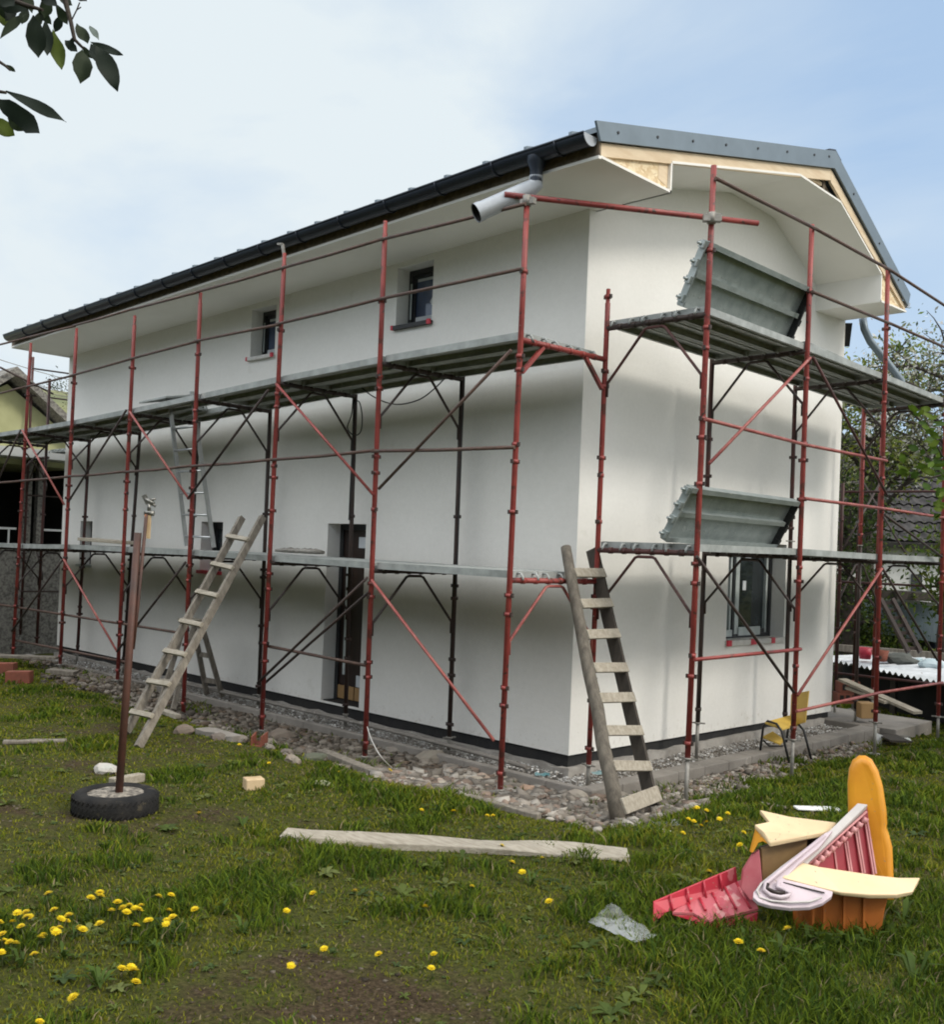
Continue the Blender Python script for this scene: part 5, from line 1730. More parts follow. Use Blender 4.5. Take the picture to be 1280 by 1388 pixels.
# ---------------------------------------------------------------- grass
rs = np.random.RandomState(11)
def inside_hard(x, y):
    if -11.3 < x < .72 and y > -.56 and y < 5.8:
        return True
    if x < -13:
        return True
    return False
def grass_blades(n, r0, r1, ang):
    P_, Hh, Wd_, Cc = [], [], [], []
    head = math.atan2(fw.y, fw.x)
    for _ in range(n):
        r = rs.uniform(r0, r1); a = head + rs.uniform(-ang, ang)
        x, y = CAM.x + r * math.cos(a), CAM.y + r * math.sin(a)
        if inside_hard(x, y):
            continue
        c = cover(x, y)
        rw = rubble_w(x, y)
        p = max(0.24, min(1, (c - .05) * 1.25)) * (1 - .80 * rw)
        if rs.rand() > p:
            continue
        cl = noise.noise(V((x * 1.9, y * 1.9, 12))) + .6 * noise.noise(V((x * 4.7, y * 4.7, 4)))
        lush = smooth(.0, .45, cl + .55 * (c - .75))
        h = rs.uniform(.013, .029) * (1 + 2.0 * lush) * (.75 + .35 * min(1.2, c))
        if rw > .15:
            h *= 1.3
        P_.append((x, y, gz(x, y) - .004)); Hh.append(h); Wd_.append(rs.uniform(.0024, .0044) * max(1, r / 5.5) * (1 + .25 * lush))
        q = noise.noise(V((x * .8, y * .8, 21))) + .5 * noise.noise(V((x * 3, y * 3, 5)))
        u = rs.rand()
        if u < .06 * (1.6 - lush):
            col = (.22, .18, .10)
        elif u < .62 + .4 * q - .60 * lush:
            col = (.185, .188, .020)
        elif u < .88 + .3 * q - .25 * lush:
            col = (.108, .150, .014)
        else:
            col = (.045, .080, .012)
        k = rs.uniform(.72, 1.28)
        Cc.append((col[0] * k, col[1] * k, col[2] * k, 1))
    P_ = np.array(P_); n = len(P_); Hh = np.array(Hh); Wd_ = np.array(Wd_); Cc = np.array(Cc)
    t = rs.uniform(0, 6.283, n); l = rs.uniform(.2, 1.1, n)
    side = np.stack([np.cos(t), np.sin(t), np.zeros(n)], 1) * Wd_[:, None]
    t2 = rs.uniform(0, 6.283, n)
    lean = np.stack([np.cos(t2), np.sin(t2), np.zeros(n)], 1) * (Hh * l)[:, None]
    up = np.stack([np.zeros(n), np.zeros(n), Hh], 1)
    v = np.stack([P_ - side, P_ + side, P_ + side * .8 + up * .6 + lean * .35, P_ - side * .8 + up * .6 + lean * .35, P_ + up * .92 + lean], 1)
    b = np.arange(n) * 5
    quads = np.stack([b, b + 1, b + 2, b + 3], 1); tris = np.stack([b + 3, b + 2, b + 4], 1)
    return v.reshape(-1, 3), quads, tris, np.repeat(Cc, 5, 0)
v, q, t, c = grass_blades(340000, 3.0, 17.0, math.radians(37))
g = big_mesh('grass', v, q, 'grass', tint=c, tris=t)
tag(g, 'short patchy green grass growing over the yard', 'grass', kind='stuff')

# low broad leaved weeds between the grass
def weeds(n):
    VV, QQ, CC = [], [], []
    head = math.atan2(fw.y, fw.x); k = 0; tries = 0
    while k < n and tries < n * 20:
        tries += 1
        r = rs.uniform(3.3, 11.0); a = head + rs.uniform(-.62, .62)
        x, y = CAM.x + r * math.cos(a), CAM.y + r * math.sin(a)
        if inside_hard(x, y) or rs.rand() < .86 * rubble_w(x, y) or rs.rand() > cover(x, y) - .1:
            continue
        z = gz(x, y); k += 1
        nl = rs.randint(4, 10); t0 = rs.uniform(0, 6.3)
        L0 = rs.uniform(.014, .034) * (2.6 if rs.rand() < .07 else 1)
        base = np.array([(.07, .10, .022), (.105, .135, .030), (.055, .085, .026), (.13, .15, .045)][rs.randint(4)])
        for i in range(nl):
            t = t0 + 6.283 * i / nl + rs.uniform(-.3, .3)
            d = np.array([math.cos(t), math.sin(t), 0]); s = np.array([-d[1], d[0], 0])
            L = L0 * rs.uniform(.7, 1.2); w = L * rs.uniform(.16, .30); e = rs.uniform(.15, .9)
            p0 = np.array([x, y, z + .003]); p1 = p0 + d * L * .5 + np.array([0, 0, L * .5 * e]); p2 = p0 + d * L + np.array([0, 0, L * .55 * e - L * .1])
            o = len(VV)
            VV += [p0 - s * w * .2, p0 + s * w * .2, p1 + s * w, p1 - s * w, p2 + s * w * .25, p2 - s * w * .25]
            QQ += [(o, o + 1, o + 2, o + 3), (o + 3, o + 2, o + 4, o + 5)]
            cc = base * rs.uniform(.75, 1.3)
            CC += [np.append(cc, 1)] * 6
    return np.array(VV), np.array(QQ), np.array(CC)
v, q, c = weeds(3400)
# taller leafy weeds that hide the feet of the toy and fill the dandelion patch
def leafy(px, py, n, L0, col):
    global v, q, c
    VV, QQ, CC = [], [], []
    p_ = gp(px, py)
    for i in range(n):
        t = rs.uniform(0, 6.283); d = np.array([math.cos(t), math.sin(t), 0]); s = np.array([-d[1], d[0], 0])
        L = L0 * rs.uniform(.6, 1.2); w = L * rs.uniform(.07, .15); e = rs.uniform(.3, 1.9)
        p0 = np.array([p_.x, p_.y, p_.z]) + d * L * .1; p1 = p0 + d * L * .4 + np.array([0, 0, L * .5 * e]); p2 = p0 + d * L * .9 + np.array([0, 0, L * .6 * e - L * .1])
        o = len(VV) + len(v)
        VV += [p0 - s * w * .3, p0 + s * w * .3, p1 + s * w, p1 - s * w, p2 + s * w * .2, p2 - s * w * .2]
        QQ += [(o, o + 1, o + 2, o + 3), (o + 3, o + 2, o + 4, o + 5)]
        CC += [np.append(np.array(col) * rs.uniform(.7, 1.35), 1)] * 6
    v = np.concatenate([v, np.array(VV)]); q = np.concatenate([q, np.array(QQ)]); c = np.concatenate([c, np.array(CC)])
for px_, py_, n_, L_ in ((1095, 1284, 12, .10), (1120, 1288, 14, .12), (1150, 1286, 13, .11), (1180, 1284, 12, .10), (1205, 1276, 10, .10), (1060, 1300, 12, .12), (1225, 1250, 10, .10), (1010, 1280, 9, .09), (940, 1272, 8, .08),
                         (135, 1335, 16, .10), (60, 1280, 18, .065), (100, 1270, 18, .06), (170, 1270, 18, .06), (210, 1290, 18, .065), (30, 1310, 18, .07), (120, 1250, 16, .06), (20, 1270, 16, .06), (180, 1240, 16, .055), (330, 1265, 16, .07), (300, 1240, 14, .06), (60, 1225, 14, .055), (85, 1300, 16, .06), (240, 1270, 16, .06), (1240, 1330, 10, .12), (720, 1200, 9, .09), (330, 1120, 9, .09), (500, 1062, 10, .10)):
    leafy(px_, py_, n_, L_, (.060, .098, .016))
w_ = big_mesh('weeds', v, q, 'leaf', tint=c)
tag(w_, 'low broad leaved weeds scattered through the lawn', 'weeds', kind='stuff')

# ---------------------------------------------------------------- dandelions
def dandelion_mesh(h, seed):
    r_ = random.Random(seed)
    mb = MB(); tint = []
    lean = V((r_.uniform(-.25, .25), r_.uniform(-.25, .25), 0)) * h
    top = V((0, 0, h)) + lean
    mb.tube([V((0, 0, -.02)), V((0, 0, h * .5)) + lean * .35, top], .0022, 5)
    tint += [(.10, .11, .045, 1)] * len(mb.v)
    R_ = r_.uniform(.020, .028)
    tilt = V((r_.uniform(-.4, .4), r_.uniform(-.4, .4), 1)).normalized()
    ax = tilt.orthogonal().normalized(); ay = tilt.cross(ax)
    for ring, (rr, zz, n) in enumerate(((1.0, .0, 17), (.8, .22, 14), (.5, .38, 10))):
        for j in range(n):
            t = 2 * math.pi * (j + ring * .5) / n + r_.uniform(-.1, .1)
            d = ax * math.cos(t) + ay * math.sin(t); s = tilt.cross(d)
            k = R_ * rr * r_.uniform(.85, 1.1); w = R_ * .16
            o = len(mb.v)
            mb.add([top + tilt * R_ * (zz - .1), top + d * k * .6 + s * w + tilt * R_ * zz, top + d * k + tilt * R_ * (zz + .05), top + d * k * .6 - s * w + tilt * R_ * zz], [(0, 1, 2, 3)])
            y = r_.uniform(.85, 1.1)
            tint += [(.80 * y, .60 * y, .015, 1)] * 4
    mb.tube([top - tilt * R_ * .55, top - tilt * R_ * .05], [R_ * .22, R_ * .5], 8)
    tint += [(.06, .085, .02, 1)] * (len(mb.v) - len(tint))
    return mb, tint
protos = {}
def dandelion(px, py, h, label, group):
    key = (round(h, 2), rnd.randint(0, 3))
    if key not in protos:
        mb, ti = dandelion_mesh(h, hash(key) % 999)
        o = mb.build('dandelion', 'petal', None, tint=ti)
        protos[key] = o.data
    else:
        o = bpy.data.objects.new('dandelion', protos[key]); COL.objects.link(o)
    p = gp(px, py + h * F / 5.5)
    for _ in range(3):
        d = (p - CAM).dot(fw)
        p = gp(px, py + h * F / d)
    o.location = p; o.rotation_euler = (0, 0, rnd.uniform(0, 6.28))
    tag(o, label, 'dandelion', group)
Z4 = [(190, 637), (398, 655), (412, 640), (475, 678), (445, 705), (492, 700), (210, 705), (100, 733), (75, 757), (105, 780), (250, 737), (285, 755), (257, 777), (315, 782), (207, 783), (178, 807), (145, 820), (58, 845), (20, 835), (385, 775), (367, 790), (545, 690), (572, 700), (545, 720), (595, 755), (572, 772), (655, 768), (690, 748), (708, 718), (660, 660), (692, 642), (790, 708), (138, 902), (5, 800), (8, 760), (95, 722), (108, 742), (560, 708), (600, 748), (12, 890)]
for a, b in Z4:
    dandelion(a / 3.0476, 1000 + b / 3.0476, rnd.choice((.06, .09, .11)), 'yellow dandelion in the dense patch of them at the lower left of the yard', 'dandelions in the dense lower left patch')
r4 = random.Random(3)
for a, b in ((572, 700), (178, 807), (100, 733), (255, 757), (690, 748), (58, 845), (400, 650)):
    dandelion((a + r4.uniform(-28, 28)) / 3.0476, 1000 + (b + r4.uniform(-14, 14)) / 3.0476, r4.choice((.08, .10, .12)), 'yellow dandelion in the dense patch of them at the lower left of the yard', 'dandelions in the dense lower left patch')
for a, b in ((505, 950), (535, 945), (548, 957), (562, 1005), (310, 1068), (162, 1175)):
    dandelion(a / 3.0476, 1000 + b / 3.0476, .05, 'yellow dandelion on the bare soil below the dense patch at the lower left', 'dandelions on the bare soil at the lower left')
Z5 = [(157, 540), (305, 528), (80, 600), (550, 585), (715, 512), (855, 430), (892, 465), (953, 415), (983, 567), (200, 735), (92, 793), (383, 752), (582, 752), (583, 798), (825, 372)]
for a, b in Z5:
    dandelion(360 + a / 2.56, 1000 + b / 2.56, .045, 'single yellow dandelion in the thin grass in front of the long pale plank', 'dandelions scattered in front of the long plank')
for a, b in ((770, 270), (652, 255), (540, 250), (428, 112), (255, 118), (787, 268)):
    dandelion(360 + a / 2.56, 1000 + b / 2.56, .05, 'small yellow dandelion between the long pale plank and the rubble', 'dandelions between plank and rubble')
for a, b in ((270, 1102), (323, 1009), (363, 1034)):
    dandelion(a, b, .05, 'lone yellow dandelion on the grass right of the tyre', 'dandelions right of the tyre')
for a, b in ((245, 48), (262, 45), (290, 55), (355, 92), (292, 103), (252, 103), (217, 92), (275, 117), (195, 150), (432, 198), (447, 148), (318, 305), (395, 70), (300, 60)):
    dandelion(860 + a / 3.0476, 1080 + b / 3.0476, .06, 'yellow dandelion in the sunny grass between the corner ladder and the toy slide', 'dandelions between ladder and toy slide')
for (a, b, h), l in zip(((587, 538, .20), (415, 600, .14), (498, 625, .15)), ('tallest long stemmed dandelion in front of the toy slide', 'long stemmed dandelion in front of the red toy chute, leftmost of three', 'long stemmed dandelion in front of the toy slide, lowest of three')):
    dandelion(860 + a / 3.0476, 1080 + b / 3.0476, h, l, 'long stemmed dandelions before the toy slide')

# ---------------------------------------------------------------- trees
def leaf_cloud(centres, per, spread, size, cols, seed):
    r_ = np.random.RandomState(seed)
    VV, QQ, CC = [], [], []
    for c in centres:
        n = max(3, int(per * r_.uniform(.5, 1.5)))
        base = np.array(cols[r_.randint(len(cols))])
        for _ in range(n):
            p = np.array(c) + r_.randn(3) * spread
            a = r_.randn(3); a /= np.linalg.norm(a)
            b = np.cross(a, r_.randn(3)); b /= np.linalg.norm(b)
            s = size * r_.uniform(.6, 1.3)
            o = len(VV)
            VV += [p - a * s, p + b * s * .42, p + a * s, p - b * s * .42]
            QQ.append((o, o + 1, o + 2, o + 3))
            col = (base if r_.rand() < .7 else np.array(cols[r_.randint(len(cols))])) * r_.uniform(.7, 1.3)
            CC += [np.append(col, 1)] * 4
    return np.array(VV), np.array(QQ), np.array(CC)
def tree(name, label, cat, base, height, spread, limbs, twigs, per, lsize, cols, tr, seed, group=None, low=.3, lspread=.22, bark='bark', lean=(0, 0)):
    r_ = random.Random(seed)
    base = V(base)
    t = thing(name, label, cat, base, group)
    mb = MB(); tips = []
    ln = V((lean[0], lean[1], 0))
    trunk = [base + V((0, 0, -.1))] + [base + V((r_.uniform(-.05, .05) * height * .3, r_.uniform(-.05, .05) * height * .3, height * .75 * k / 5)) + ln * (k / 5) for k in range(1, 6)]
    mb.tube(trunk, [tr, tr * .85, tr * .7, tr * .55, tr * .4, tr * .25], 8)
    for i in range(limbs):
        f = low + (1 - low) * (i + r_.random()) / limbs
        k = f * 5 * .999; j = min(4, int(k)); p = trunk[j].lerp(trunk[j + 1], k - j)
        az = i * 2.4 + r_.uniform(-.5, .5)
        L = spread * (1.15 - .45 * f) * r_.uniform(.7, 1.1)
        e = p + V((math.cos(az) * L, math.sin(az) * L, L * r_.uniform(.25, .9)))
        m = p.lerp(e, .5) + V((0, 0, L * .10))
        mb.tube([p, m, e], [tr * .35, tr * .22, tr * .08], 6)
        for q in range(twigs):
            u = r_.uniform(.3, 1.0)
            s0 = (p.lerp(m, u * 2) if u < .5 else m.lerp(e, u * 2 - 1))
            d = V((r_.gauss(0, 1), r_.gauss(0, 1), r_.gauss(.35, .8))).normalized() * L * r_.uniform(.22, .5)
            mb.tube([s0, s0 + d * .5 + V((0, 0, .03)), s0 + d], [tr * .10, tr * .06, tr * .03], 4, cap=False)
            tips += [s0 + d, s0 + d * .6]
    tips += [trunk[5]]
    mb.build('trunk', bark, t)
    v, q, c = leaf_cloud(tips, per, lspread, lsize, cols, seed)
    cr_ = big_mesh('crown', v - np.array(base), q, 'leaf', tint=c)
    cr_.parent = t
    return t
GREEN = [(.055, .085, .016), (.035, .058, .014), (.085, .11, .022), (.022, .038, .012)]
FRESH = [(.10, .15, .018), (.07, .12, .016), (.14, .17, .03), (.045, .08, .014)]
BLOS = [(.62, .60, .56), (.48, .47, .42), (.16, .17, .06), (.08, .10, .03), (.30, .30, .22)]
def gat(px, d, z=None):
    """ground spot at a given distance in the direction of picture column px"""
    p = at(px, 757, d)
    return V((p.x, p.y, gz(p.x, p.y) if z is None else z))
tree('blossom_tree', 'half bare fruit tree with pale blossom rising right of the upper scaffold deck', 'tree', gat(1288, 17), 7.3, 2.0, 19, 15, 9, .042, BLOS, .13, 21, low=.62, lspread=.14)
tree('blossom_tree', 'thin blossoming tree just behind the right edge of the white house', 'tree', gat(1180, 20), 7.4, 1.8, 19, 14, 14, .055, [(.24, .27, .04), (.34, .34, .20), (.11, .16, .025), (.05, .075, .02), (.19, .24, .035)], .17, 22, low=.50, lspread=.18)
tree('leafy_tree', 'dark leafy tree behind the red posts right of the house', 'tree', gat(1150, 18), 4.4, .75, 14, 10, 14, .05, GREEN, .16, 23, low=.3)
tree('leafy_tree', 'green tree in front of the tiled roof at the right edge', 'tree', gat(1300, 13.0), 3.1, .55, 10, 7, 12, .045, FRESH, .06, 24, low=.55)
tree('bush', 'bright green bush growing behind the red posts at the house corner', 'bush', gat(1158, 18.3), 2.15, .5, 16, 7, 16, .04, FRESH, .03, 25, low=.05)
tree('bush', 'small light green bush by the white heap', 'bush', gat(1230, 18.0), 1.05, .35, 10, 6, 18, .035, FRESH, .02, 26, low=.05)
tree('bush', 'leafy bush beneath the grey cladding left of the thick red post', 'bush', gat(1178, 18.2), 1.25, .36, 12, 6, 16, .04, GREEN + FRESH, .03, 27, low=.05)
tree('garden_tree', 'leafy garden tree standing outside the yard on the right', 'tree', V((6.4, 5.2, -.3)), 5.4, 2.3, 16, 10, 16, .08, GREEN, .16, 28, low=.35, lspread=.3)
tree('garden_tree', 'second garden tree further back on the right', 'tree', V((8.6, 7.6, -.3)), 5.6, 2.3, 14, 10, 14, .08, GREEN, .16, 29, low=.35, lspread=.3)

for i, (x_, y_, h_) in enumerate(((-9.5, -13.5, 7.0), (-4.5, -15.0, 8.0), (.5, -15.5, 7.5), (5.5, -16.0, 8.0), (11.0, -14.5, 7.5), (-13.5, -10.0, 6.5))):
    tree('unseen_blocker_tree', 'tall leafy unseen tree in the row added behind the camera to block low sky light', 'tree', V((x_, y_, gz(x_, y_))), h_, 3.0, 16, 10, 34, .17, GREEN, .2, 40 + i, 'unseen trees added behind the camera', low=.15, lspread=.45)  # unseen row, added to keep low sky light off the long wall
def leaf_obj(parent, base, tip, width, tint, droop=.12, roll=0.0):
    base, tip = V(base), V(tip)
    d = tip - base; L = d.length; dn_ = d.normalized()
    view = (base - CAM).normalized()
    s = dn_.cross(view).normalized()
    nrm_ = s.cross(dn_)
    s = (s * math.cos(roll) + nrm_ * math.sin(roll)).normalized()
    nrm_ = s.cross(dn_)
    a_, b_ = rnd.uniform(-.08, .10), rnd.uniform(-.10, .08)
    prof = [(0, .05), (.10, .30), (.22, .62 + a_), (.36, .88), (.5, 1.0 + b_), (.62, .95), (.74, .80 + a_), (.85, .52), (.94, .20), (1, .02)]
    mb = MB(); vs = []
    for t, w in prof:
        c = base + d * t + nrm_ * (droop * L * (4 * t * (1 - t)) * .5)
        o = s * (w * width / 2)
        wob = nrm_ * (.09 * width * math.sin(t * 9 + a_ * 40))
        vs += [c - o + nrm_ * (-.10 * width * w) + wob, c, c + o + nrm_ * (-.10 * width * w) - wob]
    fs = []
    for i in range(len(prof) - 1):
        for j in (0, 1):
            fs.append((i * 3 + j, i * 3 + j + 1, i * 3 + j + 4, i * 3 + j + 3))
    mb.add(vs, fs, 0, True)
    return mb.build('leaf', 'leaf', parent, tint=[(*[x * (1.0 if k % 3 != 1 else 1.25) for x in tint], 1) for k in range(len(vs))])

# branch hanging into the picture at the upper left, with the stem it grows from out of the frame
D = 2.1
tb = V((at(-560, 757, 2.6).x, at(-560, 757, 2.6).y, 0)); tb.z = gz(tb.x, tb.y)
ot = thing('fruit_tree', 'dark large leaved branch hanging in from the upper left corner', 'branch', tb)
mb = MB()
kn = V((tb.x, tb.y, tb.z + 2.6)); k2 = at(-220, -40, 2.3)
mb.tube([tb, tb.lerp(kn, .5) + rt * .05, kn], [.09, .075, .06], 10)
mb.tube([kn, kn.lerp(k2, .5) + V((0, 0, .12)), k2, at(-60, -70, 2.15), at(60, -40, D)], [.05, .035, .02, .012, .007], 8)
mb.tube([at(60, -40, D), at(88, 0, D), at(96, 30, D), at(101, 54, D), at(113, 66, D)], [.007, .006, .0045, .004, .003], 6)
mb.tube([at(-60, -70, 2.15), at(-10, -10, 2.1), at(36, 8, 2.08), at(58, 14, 2.06)], [.008, .006, .005, .003], 6)
mb.tube([at(-80, 90, 2.15), at(-10, 78, 2.1), at(8, 90, 2.1), at(14, 96, 2.1)], [.006, .004, .003, .002], 5)
mb.tube([k2, at(-120, 60, 2.2), at(-80, 90, 2.15), at(-30, 120, 2.1), at(8, 126, 2.08)], [.016, .012, .008, .005, .003], 6)
mb.tube([at(96, 30, D), at(104, 14, D), at(108, 4, D)], .0016, 4); mb.tube([at(104, 14, D), at(110, 10, D)], .0014, 4)
mb.build('trunk', 'bark', ot)
DK, OL, YG, PG_ = (.016, .024, .016), (.028, .040, .020), (.085, .115, .018), (.14, .17, .15)
for (a, b, w, ti, dd) in (((36, 19), (0, 53), 13, OL, 0), ((45, 21), (52, 79), 25, DK, -.03), ((62, 28), (64, 76), 18, DK, .02), ((72, 40), (84, 95), 20, YG, .03), ((88, 55), (105, 71), 12, DK, 0), ((112, 68), (109, 114), 25, OL, 0),
                          ((124, 60), (134, 87), 15, DK, .02), ((122, 57), (167, 75), 12, DK, 0), ((130, 62), (160, 124), 27, DK, -.02), ((104, 32), (119, 60), 17, OL, .02), ((121, 36), (134, 55), 9, PG_, .03), ((-10, -4), (38, 14), 26, DK, .02),
                          ((8, 124), (90, 166), 17, DK, 0), ((-8, 134), (54, 181), 29, DK, -.02), ((-14, 162), (20, 184), 24, YG, .03), ((10, 160), (33, 178), 15, OL, 0), ((66, -12), (60, 26), 18, OL, .03), ((96, -14), (118, 2), 12, DK, 0), ((30, -16), (44, 18), 16, OL, .04),
                          ((76, 6), (92, 34), 13, OL, .03), ((50, 10), (70, 34), 12, OL, .05), ((-12, 20), (22, 34), 20, YG, .05), ((9, 88), (21, 98), 6, OL, 0),
                          ((-6, -8), (20, 8), 20, DK, -.03), ((52, -10), (78, 10), 16, DK, .04), ((80, -8), (98, 8), 14, OL, .05), ((20, 4), (8, 30), 15, DK, .05), ((58, 14), (46, 40), 13, OL, .06), ((84, 20), (74, 44), 12, DK, .05), ((100, 50), (92, 66), 8, DK, .02), ((110, 62), (126, 80), 9, OL, .03), ((36, 8), (30, 34), 14, OL, .04), ((-4, 10), (16, 24), 16, OL, .04)):
    p, q = at(*a, D + dd), at(*b, D + dd + rnd.uniform(-.03, .03))
    leaf_obj(ot, p, q, w / F * D, ti, rnd.uniform(-.15, .2), rnd.uniform(-.5, .5))
# leafy twig at the right edge
D2 = 4.3
tb = at(1640, 757, 4.9); tb = V((tb.x, tb.y, gz(tb.x, tb.y)))
sp = thing('sapling', 'sunlit bright green leafy twig reaching in at the right edge before the tiled roof', 'branch', tb)
mb = MB()
k0 = at(1600, 480, 4.85)
mb.tube([tb, tb.lerp(k0, .35) + rt * .04, tb.lerp(k0, .7) - rt * .03, k0, at(1570, 330, 4.9), at(1590, 180, 4.9)], [.034, .030, .026, .02, .013, .006], 8)
mb.tube([k0, at(1520, 470, 4.6), at(1450, 490, 4.5), at(1400, 520, 4.4)], [.016, .013, .011, .010], 7)
tw = []
for i in range(26):
    p = [tb.lerp(k0, rnd.uniform(.45, 1)), k0.lerp(at(1590, 180, 4.9), rnd.random()), k0.lerp(at(1450, 490, 4.5), rnd.random())][i % 3]
    q = p + rt * rnd.uniform(-.28, .5) + fw * rnd.uniform(-.4, .4) + V((0, 0, rnd.uniform(0, .4)))
    mb.tube([p, p.lerp(q, .5) + V((0, 0, .03)), q], [.006, .004, .002], 5); tw += [q, p.lerp(q, .65)]
mb.tube([at(1400, 520, 4.4), at(1330, 590, D2), at(1290, 640, D2), at(1262, 648, D2), at(1225, 642, D2)], [.010, .007, .005, .004, .002], 6)
mb.tube([at(1290, 640, D2), at(1268, 600, D2), at(1252, 556, D2)], [.004, .003, .002], 6)
mb.build('trunk', 'bark', sp)
v, q, c = leaf_cloud(tw, 16, .09, .032, FRESH, 77)
cr_ = big_mesh('crown', v - np.array(tb), q, 'leaf', tint=c); cr_.parent = sp
for i in range(64):
    if i < 32:
        c = V((1246 + rnd.uniform(-8, 16) + i * .4, 553 + i * 2.7, 0))
    elif i < 48:
        c = V((1213 + (i - 32) * 4.2, 636 + rnd.uniform(-10, 12), 0))
    else:
        c = V((1270 + rnd.uniform(-10, 14), 640 + rnd.uniform(-10, 70), 0))
    a = rnd.uniform(-2.6, .6)
    L = rnd.uniform(14, 26)
    dd = rnd.uniform(-.08, .08)
    leaf_obj(sp, at(c.x, c.y, D2 + dd), at(c.x + math.cos(a) * L, c.y + math.sin(a) * L * .8 + 5, D2 + dd + rnd.uniform(-.04, .04)), rnd.uniform(6, 10) / F * D2,
             rnd.choice([(.075, .125, .014), (.10, .145, .018), (.045, .085, .013)]), rnd.uniform(0, .25), rnd.uniform(-.8, .8))

# ---------------------------------------------------------------- neighbour on the left
NX = -14.2
nb = thing('neighbour_house', 'yellow neighbour house with a dark carport and roughcast parapet at the far left', 'house', (NX, 0, -.4))
mb = MB(); mb.add([(NX, -2.2, 3.3), (NX, 2.2, 3.3), (NX, .17, 4.72)], [(0, 1, 2)])
mb.box((NX - 7, -6, 3.2), (NX - .01, 2.2, 3.32))
mb.build('wall', 'yellowwall', nb)
mb = MB()
for s in (-1, 1):
    e = V((0, .17 + s * 2.3, 4.86 - 2.3 * .78)); 
    A_ = [V((NX + .45, .17, 4.86)), V((NX - 8, .17, 4.86)), V((NX - 8, e.y, e.z)), V((NX + .45, e.y, e.z))]
    mb.hexa(A_, [p + V((0, 0, .16)) for p in A_])
mb.build('roof', 'roughcast', nb)
mb = MB(); mb.box((NX - .3, -6, 3.30), (NX + .75, 1.75, 3.47)); mb.build('flat_roof', 'greywhite', nb)
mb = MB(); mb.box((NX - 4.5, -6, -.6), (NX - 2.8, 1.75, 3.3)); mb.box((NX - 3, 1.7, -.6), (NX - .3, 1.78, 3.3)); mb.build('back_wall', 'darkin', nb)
mb = MB(); mb.box((NX - .06, -6, -.8), (NX + .12, 1.8, 1.63)); mb.build('parapet', 'roughcast', nb)
for yy in (.62, .88, -2.5):
    mb = MB(); mb.box((NX - .05, yy - .07, 1.63), (NX + .11, yy + .07, 3.30)); mb.build('column', 'roughcast', nb)
mb = MB()
mb.box((NX, -6, 1.93), (NX + .04, .45, 1.97))
y = -6
while y < .45:
    mb.box((NX + .005, y, 1.63), (NX + .035, y + .03, 1.93)); y += .21
mb.box((NX, .95, 1.93), (NX + .04, 1.7, 1.97))
mb.build('railing', 'white', nb)

# hill far behind on the left
hc = at(135, 757, 125)
mb = MB(); n = 34; vs = []
for i in range(n):
    for j in range(n):
        u, v_ = (i / (n - 1) - .5) * 190, (j / (n - 1) - .5) * 150
        d = math.hypot(u / 95, v_ / 75)
        h = 18.5 * max(0, 1 - d * d) ** 1.1 * (1 + .15 * noise.noise(V((u * .03, v_ * .03, 2)))) - 1.5
        p = V((hc.x, hc.y, 0)) + V((rt.x, rt.y, 0)).normalized() * u + fh * v_
        vs.append(V((p.x, p.y, h)))
mb.add(vs, [(i * n + j, (i + 1) * n + j, (i + 1) * n + j + 1, i * n + j + 1) for i in range(n - 1) for j in range(n - 1)], 0, True)
MT['hill'] = M('dry_hillside', (.20, .20, .085), (.115, .125, .055), .16, .95, detail=7)
tag(mb.build('hill', 'hill'), 'dry green hillside far behind the neighbour house', 'hill', kind='structure')
pts_ = []
r_ = random.Random(5)
for _ in range(700):
    v_ = r_.choice(vs)
    if v_.z < 3 or r_.random() > .75:
        continue
    q = v_ + V((r_.uniform(-3, 3), r_.uniform(-3, 3), .3))
    for k in range(5):
        pts_.append(q + V((r_.gauss(0, .7), r_.gauss(0, .7), r_.uniform(0, 1.5))))
v, q, c = leaf_cloud(pts_, 26, .42, .13, [(.05, .065, .028), (.03, .042, .02), (.075, .085, .04)], 9)
fwood = big_mesh('far_wood', v, q, 'leaf', tint=c)
tag(fwood, 'dark scrub and trees dotted over the far hillside', 'wood', kind='stuff')
# overhead wires
for i, (a, b, lb) in enumerate((((-40, 474), (260, 535), 'upper of the thin overhead wires at the far left'), ((-40, 489), (260, 560), 'lower of the thin overhead wires at the far left'), ((-40, 508), (260, 545), 'slack overhead wire crossing the others at the far left'))):
    mb = MB()
    p, q = at(*a, 26), at(*b, 44)
    mb.tube([p.lerp(q, t / 10) - V((0, 0, .9 * 4 * (t / 10) * (1 - t / 10))) * .4 for t in range(11)], .011, 5)
    tag(mb.build('overhead_wire', 'concrete'), lb, 'wire')

# ---------------------------------------------------------------- back garden on the right
hb = thing('tiled_house', 'old house with a dark grey tiled roof behind the garden at the right', 'house', gat(1230, 25))
E0, E1 = at(1120, 730, 24), at(1345, 738, 24)
ez = E0.z
ux = (V((E1.x - E0.x, E1.y - E0.y, 0))); Lr = ux.length; ux.normalize(); uy = V((-ux.y, ux.x, 0))
if uy.dot(fw) < 0:
    uy = -uy
mb = MB()
rows, cols, rl, rise = 13, 110, 4.2, 3.0
for r in range(rows):
    vs = []
    for c in range(cols + 1):
        for e in (0, 1):
            s = (r + e * 1.06) / rows
            wv = .022 * math.sin(c / cols * Lr / .24 * 2 * math.pi) + .02 * noise.noise(V((c * .7, r * 1.3, 0)))
            vs.append(V((E0.x, E0.y, ez)) + ux * (Lr * c / cols) + uy * (rl * s) + V((0, 0, rise * s + wv + (.0 if e else .05))))
    mb.add(vs, [(c * 2, c * 2 + 2, c * 2 + 3, c * 2 + 1) for c in range(cols)], 0, False)
